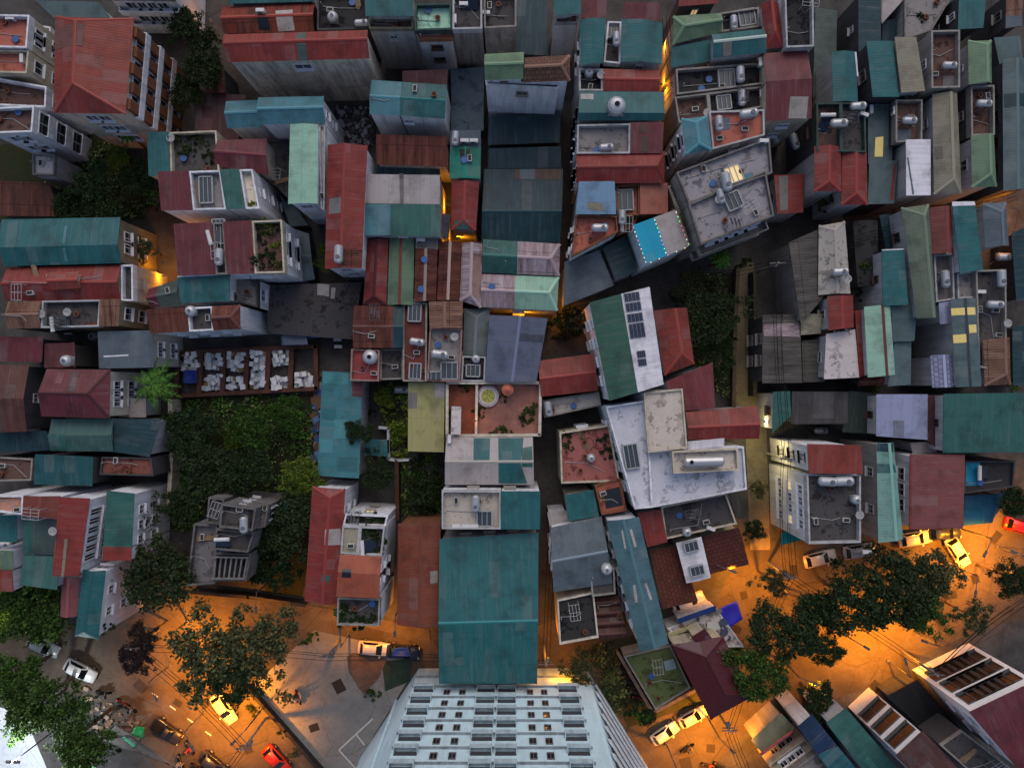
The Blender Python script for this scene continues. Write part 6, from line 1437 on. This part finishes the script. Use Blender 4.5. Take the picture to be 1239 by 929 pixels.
def make_bike(c):
    root = empty('motorbike', (0, 0, -200)); paint = m_plain('bike_paint_%s' % str(c), c, .35, .1, .5)
    for x in (-.62, .62):
        bm = bmesh.new(); bmesh.ops.create_cone(bm, cap_ends=True, segments=18, radius1=.29, radius2=.29, depth=.1, matrix=Matrix.Translation((x, 0, .29)) @ Matrix.Rotation(R(90), 4, 'X')); link_mesh('wheel', bm, m_black(), root)
    bm = bmesh.new(); box(bm, -.2, 0, .5, .9, .24, .3); box(bm, .36, 0, .62, .16, .34, .55); box(bm, -.62, 0, .62, .4, .2, .14); bmesh.ops.bevel(bm, geom=bm.edges[:], offset=.05, segments=2); link_mesh('body', bm, paint, root, True)
    bm = bmesh.new(); box(bm, -.22, 0, .74, .75, .26, .1); bmesh.ops.bevel(bm, geom=bm.edges[:], offset=.03, segments=1); link_mesh('seat', bm, m_black(), root)
    bm = bmesh.new(); tube(bm, (.42, -.36, 1.02), (.42, .36, 1.02), .025, 8); tube(bm, (.6, 0, .3), (.4, 0, 1.02), .035, 8); link_mesh('handlebar', bm, m_iron(), root)
    return root
bikes = [((150,30,30), 360, 844, 70, 'red motorbike with two riders crossing the plaza', 2), ((60,60,66), 832, 906, -30, 'motorbike with a rider near the two white parked cars', 1), ((40,40,46), 124, 838, 10, 'black motorbike parked by the dirt yard', 0), ((140,36,36), 148, 851, 32, 'red motorbike parked at the pavement edge', 0),
 ((110,110,116), 156, 857, 34, 'grey motorbike parked next to the red one', 0), ((50,60,80), 229, 905, 60, 'blue motorbike with rider on the orange street', 1), ((70,70,74), 218, 922, 70, 'motorbike and rider near the dark pickup', 1), ((40,36,36), 238, 928, 20, 'dark motorbike at the bottom edge', 0), ((60,50,48), 858, 926, 10, 'motorbike with rider at the bottom edge by the red sign shop', 1), ((50,50,54), 872, 927, 30, 'dark motorbike parked by the red sign shop', 0)]
for k in range(8):
    r = make_bike(((40,40,46), (90,92,98), (110,34,34), (44,52,80))[k % 4]); p = w((756 + k * 2.9, 808 + k * 6), .6); r.location = (p.x, p.y, .02); r.rotation_euler = (0, 0, R(-12 + (k * 37) % 9)); tag(r, 'motorbike in the row parked along the wall of the mossy roof plot', 'motorbike', 'motorbikes in the row by the mossy plot')
for i, (c, x, y, a, lab, n) in enumerate(bikes):
    r = make_bike(c); p = w((x, y), .6); r.location = (p.x, p.y, .02); r.rotation_euler = (0, 0, R(-a)); tag(r, lab, 'motorbike', 'motorbikes in the streets')
    for k in range(n):
        d = Vector((math.cos(R(-a)), math.sin(R(-a)), 0)); add_person(SIT[(i + k) % 3], r.location + d * (-.12 - .38 * k), R(-a), ('rider steering the ' if k == 0 else 'passenger behind the rider of the ') + lab.split(' with ')[0].split(' and ')[0] + [' on the plaza', ' near the parked white cars', '', '', '', ' under the lamp', ' by the pickup', '', ' by the sign shop', ''][i], ((190,180,172), (40,40,44), (150,40,36))[(i + k) % 3])
for x, y, a, lab in ((155, 869, 30, 'person in grey standing beside the street stall'), (137, 862, 120, 'person in grey standing in the dirt yard'), (118, 841, 200, 'person in grey beside the parked black motorbike'), (442, 841, 40, 'person in grey at the brick pavement tip')):
    p = w((x, y), 1.2); add_person(STAND, (p.x, p.y, .01), R(a), lab)

# ---------------------------------------------------------------- lamps, poles and cables
SOD = (1.0, 0.31, 0.008)
POLE = m_plain('lamp_pole_steel', (92,92,94), .6, .2)
def light(parent, loc, e, col=SOD, r=.15, spot=False):
    d = bpy.data.lights.new('lamp_light', 'SPOT' if spot else 'POINT')
    if spot: d.spot_size = R(132); d.spot_blend = .7
    d.shadow_soft_size = r; d.energy = e; d.color = col; d.shadow_soft_size = r
    o = bpy.data.objects.new('lamp_light', d); COL.objects.link(o); o.parent = parent; o.location = loc
def bulb_mat(col): return m_plain('lamp_lens_%s' % (str(col)), tuple(int(255 * x) for x in col), .4, 0, .3, 0, tuple(int(255 * (x ** (1/2.2))) for x in col), 6.0)
def street_lamp(px, h, ang, e, label, col=SOD, arm=1.6):
    p = w(px, h); a = R(-ang); d = Vector((math.cos(a), math.sin(a), 0)); b_ = p - d * arm
    root = empty('street_lamp', (b_.x, b_.y, 0), a, label, 'street lamp', 'street lamps')
    bm = bmesh.new(); tube(bm, (0, 0, 0), (0, 0, h), .1, 10, .06); box(bm, 0, 0, .15, .35, .35, .3); link_mesh('pole', bm, POLE, root)
    bm = bmesh.new(); tube(bm, (0, 0, h - .1), (arm, 0, h + .15), .045, 8); link_mesh('arm', bm, POLE, root)
    bm = bmesh.new(); box(bm, arm + .2, 0, h + .15, .7, .26, .12); bmesh.ops.bevel(bm, geom=bm.edges[:], offset=.04, segments=2); hd = link_mesh('lamp_head', bm, POLE, root)
    bm = bmesh.new(); box(bm, arm + .2, 0, h + .07, .5, .2, .05); link_mesh('lens', bm, bulb_mat(col), hd)
    light(root, (arm + .2, 0, h - .02), e, col, .12, True)
E0 = 7200
for px, h, a, e, lab in (((214, 784), 5.2, 60, 1.1, 'orange street lamp beside the orange-lit gate in the western street'), ((256, 838), 5.5, 210, 1.2, 'orange street lamp under the wide olive tree'), ((412, 764), 5, -90, .35, 'orange street lamp at the plaza entrance by the white car'),
   ((284, 896), 6, 135, 1.2, 'orange street lamp on the long pole between plaza and street'), ((940, 714), 5.5, 200, 1.5, 'orange street lamp in the junction by the small lit tree'), ((885, 690), 5.5, 20, .6, 'orange street lamp on the junction opposite the restaurant'), ((884, 906), 6, 45, 1.7, 'orange street lamp near the two white parked cars'), ((1228, 668), 6, 200, 1.0, 'orange street lamp at the eastern edge near the red car'), ((188, 842), 6, 60, .5, 'orange street lamp by the road dashes near the purplish tree'), ((232, 902), 6, 60, .7, 'orange street lamp beside the blue motorbike'), ((985, 826), 6, 20, .6, 'orange street lamp before the navy roof'), ((836, 935), 6, 20, .8, 'orange street lamp at the bottom edge below the rider'), ((1180, 715), 6, 100, .8, 'orange street lamp at the boulevard bend'),  # dashes, blue motorbike, navy roof and rider lamps are added for evener orange glow
   ((1096, 802), 5.5, 250, 1.1, 'orange street lamp at the corner of the large white block'), ((1046, 782), 5.5, 30, 1.3, 'orange street lamp at the edge of the boulevard trees'), ((1192, 668), 6.5, 120, 1.7, 'orange street lamp by the white taxi'), ((1120, 776), 5.5, 200, .7, 'orange street lamp between olive tree and white block'), ((478, 764), 4.5, 90, .3, 'orange street lamp by the planted terrace house'), ((310, 735), 5, 90, .22, 'orange street lamp near the crimson gable end')):
    street_lamp(px, h, a, e * E0, lab)
def wall_lamp(px, h, e, label, col=SOD):
    p = w(px, h); root = empty('wall_lamp', p, 0, label, 'wall lamp', 'wall lamps in alleys')
    bm = bmesh.new(); box(bm, 0, 0, .06, .3, .2, .1); tube(bm, (0, 0, .1), (.5, 0, .3), .025, 6); link_mesh('bracket', bm, m_iron(), root)
    bm = bmesh.new(); bmesh.ops.create_uvsphere(bm, u_segments=10, v_segments=6, radius=.09, matrix=Matrix.Translation((0, 0, -.03))); link_mesh('bulb', bm, bulb_mat(col), root, True)
    light(root, (0, 0, -.2), e, col, .08)
for px, h, e, lab in (((197, 318), 3, .7, 'orange lamp in the stepped passage by the crimson roofs'), ((198, 334), 2.6, .5, 'second orange lamp at the foot of the stepped passage'), ((543, 248), 3.5, .6, 'orange lamp in the slit beside the slim red gable'), ((555, 288), 3, .8, 'orange lamp under the teal hipped end'), ((636, 379), 3, .7, 'orange lamp behind the slate-blue pitch'), ((672, 373), 3.2, .8, 'orange lamp at the alley corner of the mint hip'), ((655, 366), 3, .4, 'orange lamp low in the alley below the mint hip'),
   ((800, 102), 4, .8, 'orange lamp in the side street between teal roofs'), ((801, 55), 4, .5, 'orange lamp in the side street by the maroon roofs'), ((1226, 252), 4, 3.0, 'orange lamp at the eastern edge over the bare patch'), ((660, 772), 4, 1.0, 'orange lamp in the alley beside the great teal roof'), ((680, 812), 4, .9, 'orange lamp at the tower foot by the olive tree'), ((580, 824), 2.5, .5, 'orange lamp between the great teal roof and the tower'), ((574, 509), 7.2, .05, 'orange lamp in the terracotta courtyard'), ((1234, 580), 3, .4, 'orange lamp at the eastern edge beyond the dark tiled terrace'), ((255, 24), 4, .25, 'faint orange lamp among the black-green trees'), ((990, 640), 3.4, .12, 'faint orange lamp below the red-shuttered house')):
    wall_lamp(px, h, e * 420, lab)
wall_lamp((921, 545), 5, 420, 'pale yellow lamp shining on the lit lane', (1.0, .78, .3)); wall_lamp((925, 510), 4, 160, 'second pale yellow lamp up the lit lane', (1.0, .78, .3))
wall_lamp((868, 772), 2.6, 40, 'white lamp over the shop yard by the royal blue awning', (1, .95, .85)); wall_lamp((1002, 848), 2.6, 60, 'white lamp behind the navy roof', (1, .95, .85)); wall_lamp((822, 790), 3.7, 25, 'white lamp by the lit roof hatch', (.9, 1, .95)); wall_lamp((1144, 392), 6.2, 60, 'white lamp by the glowing lean-to', (1, .95, .85))
# floodlight of the pale court
p = w((16, 921), 9); root = empty('floodlight_mast', (p.x, p.y, 0), 0, 'slim floodlight mast on the pale court', 'floodlight')
bm = bmesh.new(); tube(bm, (0, 0, 0), (0, 0, 9), .1, 8, .06); link_mesh('pole', bm, POLE, root)
for s in (-1, 1):
    bm = bmesh.new(); box(bm, s*.4, 0, 9.05, .6, .3, .14); hd = link_mesh('lamp_head', bm, POLE, root); bm = bmesh.new(); box(bm, s*.4, 0, 8.96, .5, .22, .04); link_mesh('lens', bm, bulb_mat((.92, .97, 1.0)), hd)
light(root, (0, 0, 8.7), 6500, (.92, .97, 1.0), .3)
# poles and cables
def pole(px, h, label):
    p = w(px, 0); root = empty('utility_pole', (p.x, p.y, 0), 0, label, 'utility pole', 'utility poles'); bm = bmesh.new(); tube(bm, (0, 0, 0), (0, 0, h), .15, 10, .1); link_mesh('pole', bm, m_conc('C'), root)
    bm = bmesh.new(); box(bm, 0, 0, h - .4, 1.6, .1, .1); box(bm, 0, 0, h - 1.1, 1.2, .1, .1); link_mesh('crossarm', bm, m_iron(), root)
    bm = bmesh.new(); box(bm, .2, 0, h - 2, .4, .35, .6); link_mesh('junction_box', bm, m_plain('box_grey', (110,110,112), .6), root); return Vector((p.x, p.y, h - .4))
PO = {k: pole(px, h, lab) for k, px, h, lab in (('a', (927, 548), 8, 'utility pole with cables on the lit lane'), ('b', (930, 680), 8, 'utility pole in the middle of the orange junction'), ('c', (1092, 788), 8, 'utility pole by the corner of the large white block'), ('d', (862, 850), 8, 'utility pole beside the maroon hipped corner roof'), ('e', (192, 762), 7, 'utility pole by the purplish street trees'), ('f', (322, 868), 8.5, 'utility pole on the plaza kerb wall'), ('g', (411, 772), 7, 'utility pole at the plaza entrance'), ('h', (658, 780), 7, 'utility pole in the alley beside the great teal roof'), ('i', (1216, 690), 8, 'utility pole at the boulevard bend'), ('j', (804, 130), 8, 'utility pole in the side street near the top'), ('k', (915, 330), 8, 'utility pole at the top of the dim lane'))}
def cable(a, b_, label, n=3, sag=.8, off=None):
    bm = bmesh.new(); d = (b_ - a); s_ = Vector((-d.y, d.x, 0)).normalized(); r = random.Random(len(label))
    for k in range(n):
        o_ = s_ * (k - (n-1)/2) * .35 + Vector((0, 0, -.25 * (k % 2))); prev = None; sg = sag * r.uniform(.7, 1.3)
        for i in range(13):
            t = i / 12; q = a + d * t + o_ + Vector((0, 0, -4 * sg * t * (1 - t)))
            if prev is not None: tube(bm, prev, q, .028, 5)
            prev = q
    tag(link_mesh('power_cable', bm, m_black()), label, 'cable', 'overhead cables')
def P3(x, y, h): return w((x, y), h)
cable(PO['a'], PO['b'], 'black cables from the lit lane to the orange junction', 5); cable(PO['b'], PO['d'], 'black cables from the junction to the maroon corner roof', 3); cable(PO['b'], PO['c'], 'black cables through the boulevard trees', 3)
cable(PO['c'], PO['i'], 'black cables along the boulevard to the bend', 3); cable(PO['d'], P3(905, 940, 8), 'black cables from the maroon corner roof to the sign shop', 4); cable(PO['e'], PO['f'], 'black cables along the western orange street', 4); cable(PO['f'], P3(255, 960, 7), 'black cables leaving at the bottom edge', 3)
cable(PO['g'], PO['e'], 'black cables along the wall below the villa', 3); cable(PO['g'], PO['h'], 'black cables before the tower front', 3); cable(PO['k'], PO['a'], 'black cables down the dim lane', 4); cable(PO['j'], P3(808, 20, 9), 'black cables up the side street', 4); cable(PO['j'], P3(700, 250, 8.5), 'black cables over the maroon pergola', 2)
cable(PO['c'], P3(1225, 735, 12), 'black cables across the white block facade', 2); cable(PO['k'], P3(1230, 235, 9), 'black cables along the dim northern street', 4, 1.2); cable(P3(690, 372, 6), PO['k'], 'black cables below the blotched concrete block', 3); cable(PO['h'], P3(668, 640, 7), 'black cables up the narrow alley', 3)
# fairy lights round the cyan roof
root = empty('fairy_lights', (*w(tp('13', 72, 385), 10).xy, 10), 0, 'string of coloured fairy lights round the cyan and grey roof', 'fairy lights', None, True)
cols = ((255,210,120), (255,90,150), (120,220,255), (140,255,140), (255,240,200)); r = random.Random(3)
for (a, b_), n in ((((72, 385), (150, 602)), 9), (((192, 342), (262, 550)), 9), (((312, 298), (390, 502)), 8), (((150, 602), (390, 502)), 5)):
    for i in range(n):
        q = lerp(Vector(a), Vector(b_), (i + .5) / n); px = tp('13', q.x, q.y); p = w(px, 11.15)
        bm = bmesh.new(); bmesh.ops.create_uvsphere(bm, u_segments=8, v_segments=6, radius=.05, matrix=Matrix.Translation(p)); c = cols[r.randrange(5)]
        link_mesh('bulb', bm, m_plain('fairy_bulb_%d' % c[2] + str(c[1]), c, .4, 0, .3, 0, c, 1.6), root, True)
# litter in the rubble lot and yards
def litter(label, poly, n, z, size, cols_, seed):
    r = random.Random(seed); q = [Vector(p) for p in poly]; bm = bmesh.new(); mats = [m_plain('litter_%s' % str(c), c, .8, var=.3) for c in cols_]
    for i in range(n):
        p = w(bil(q, r.random(), r.random()), z); s = r.uniform(.3, 1) * size; vs = box(bm, p.x, p.y, z + s * .15, s, s * r.uniform(.4, 1), s * .3, r.uniform(0, 3.1)); mi = r.randrange(len(mats))
        for f in set(f for v in vs for f in v.link_faces): f.material_index = mi
    tag(link_mesh('litter', bm, mats), label, 'litter', None, 'stuff')
litter('pale rubble scattered over the lot below the crimson double roof', [(407, 130), (452, 130), (452, 176), (410, 182)], 230, .05, .55, ((70,70,72), (120,120,124), (50,46,44), (150,152,160)), 1)
litter('bags and boards piled along the patchwork workshop side', [(381, 450), (389, 450), (387, 560), (379, 560)], 90, .1, .9, ((90,130,180), (60,90,150), (150,160,170), (110,80,60), (70,80,100)), 2)
litter('junk strewn over the shop yard by the royal blue awning', [(812, 765), (868, 735), (886, 775), (840, 790)], 70, 3.5, .8, ((190,192,196), (120,116,112), (70,80,110)), 3)
litter('crates and scraps in the dirt yard of the western street', [(104, 830), (160, 858), (175, 885), (112, 880)], 60, .05, .6, ((120,90,70), (70,66,64), (150,130,110)), 4)
litter('leaf litter and scraps along the dim garden', [(822, 335), (890, 335), (888, 480), (850, 440)], 120, .04, .4, ((70,62,48), (90,86,78), (56,60,40)), 5)
# red sign board with white lettering lines
def sign():
    a, b_ = w(tp('43', 792, 852), 5.3), w(tp('43', 972, 724), 5.3); d = (b_ - a).normalized(); n = Vector((-d.y, d.x, 0)); L = (b_ - a).length; c = (a + b_) / 2
    root = empty('sign_board', (c.x, c.y, 4.4), 0, 'long red sign board with white lettering over the cream shop', 'sign', None, True)
    up = (n * .55 + Vector((0, 0, .84))).normalized()
    bm = bmesh.new(); nn = d.cross(up)
    if nn.z < 0: nn = -nn
    M = Matrix((d, up, nn)).transposed().to_4x4(); M.translation = c
    bmesh.ops.create_cube(bm, size=1, matrix=M @ Matrix.Diagonal((L, 2.0, .12, 1))); link_mesh('board', bm, m_plain('sign_red', (168,30,40), .5), root)
    r = random.Random(5); bm = bmesh.new()              # lettering too far away to read: two rows of small upright strokes and a round emblem
    for y, hh, x0, x1 in ((.42, .34, -.40, .40), (-.35, .42, -.36, .34)):
        x = x0 * L
        while x < x1 * L:
            wd = r.uniform(.16, .3); k = r.uniform(.75, 1)
            bmesh.ops.create_cube(bm, size=1, matrix=M @ Matrix.Translation((x + .04, y, .07)) @ Matrix.Diagonal((.06, hh * k, .03, 1)))
            bmesh.ops.create_cube(bm, size=1, matrix=M @ Matrix.Translation((x + wd/2 + .04, y + r.choice((-.4, 0, .4)) * hh, .069)) @ Matrix.Diagonal((wd, .06, .03, 1)))
            if r.random() < .6: bmesh.ops.create_cube(bm, size=1, matrix=M @ Matrix.Translation((x + wd, y, .068)) @ Matrix.Diagonal((.06, hh * k, .03, 1)))
            x += wd + r.choice((.1, .1, .1, .3))
    bmesh.ops.create_cone(bm, cap_ends=True, segments=16, radius1=.25, radius2=.25, depth=.03, matrix=M @ Matrix.Translation((-.45 * L, -.3, .072)))
    link_mesh('lettering', bm, m_plain('sign_white', (226,200,196), .5), root)
sign()
finish_labels()
for o in bpy.data.objects:
    if '_w' in o: del o['_w']
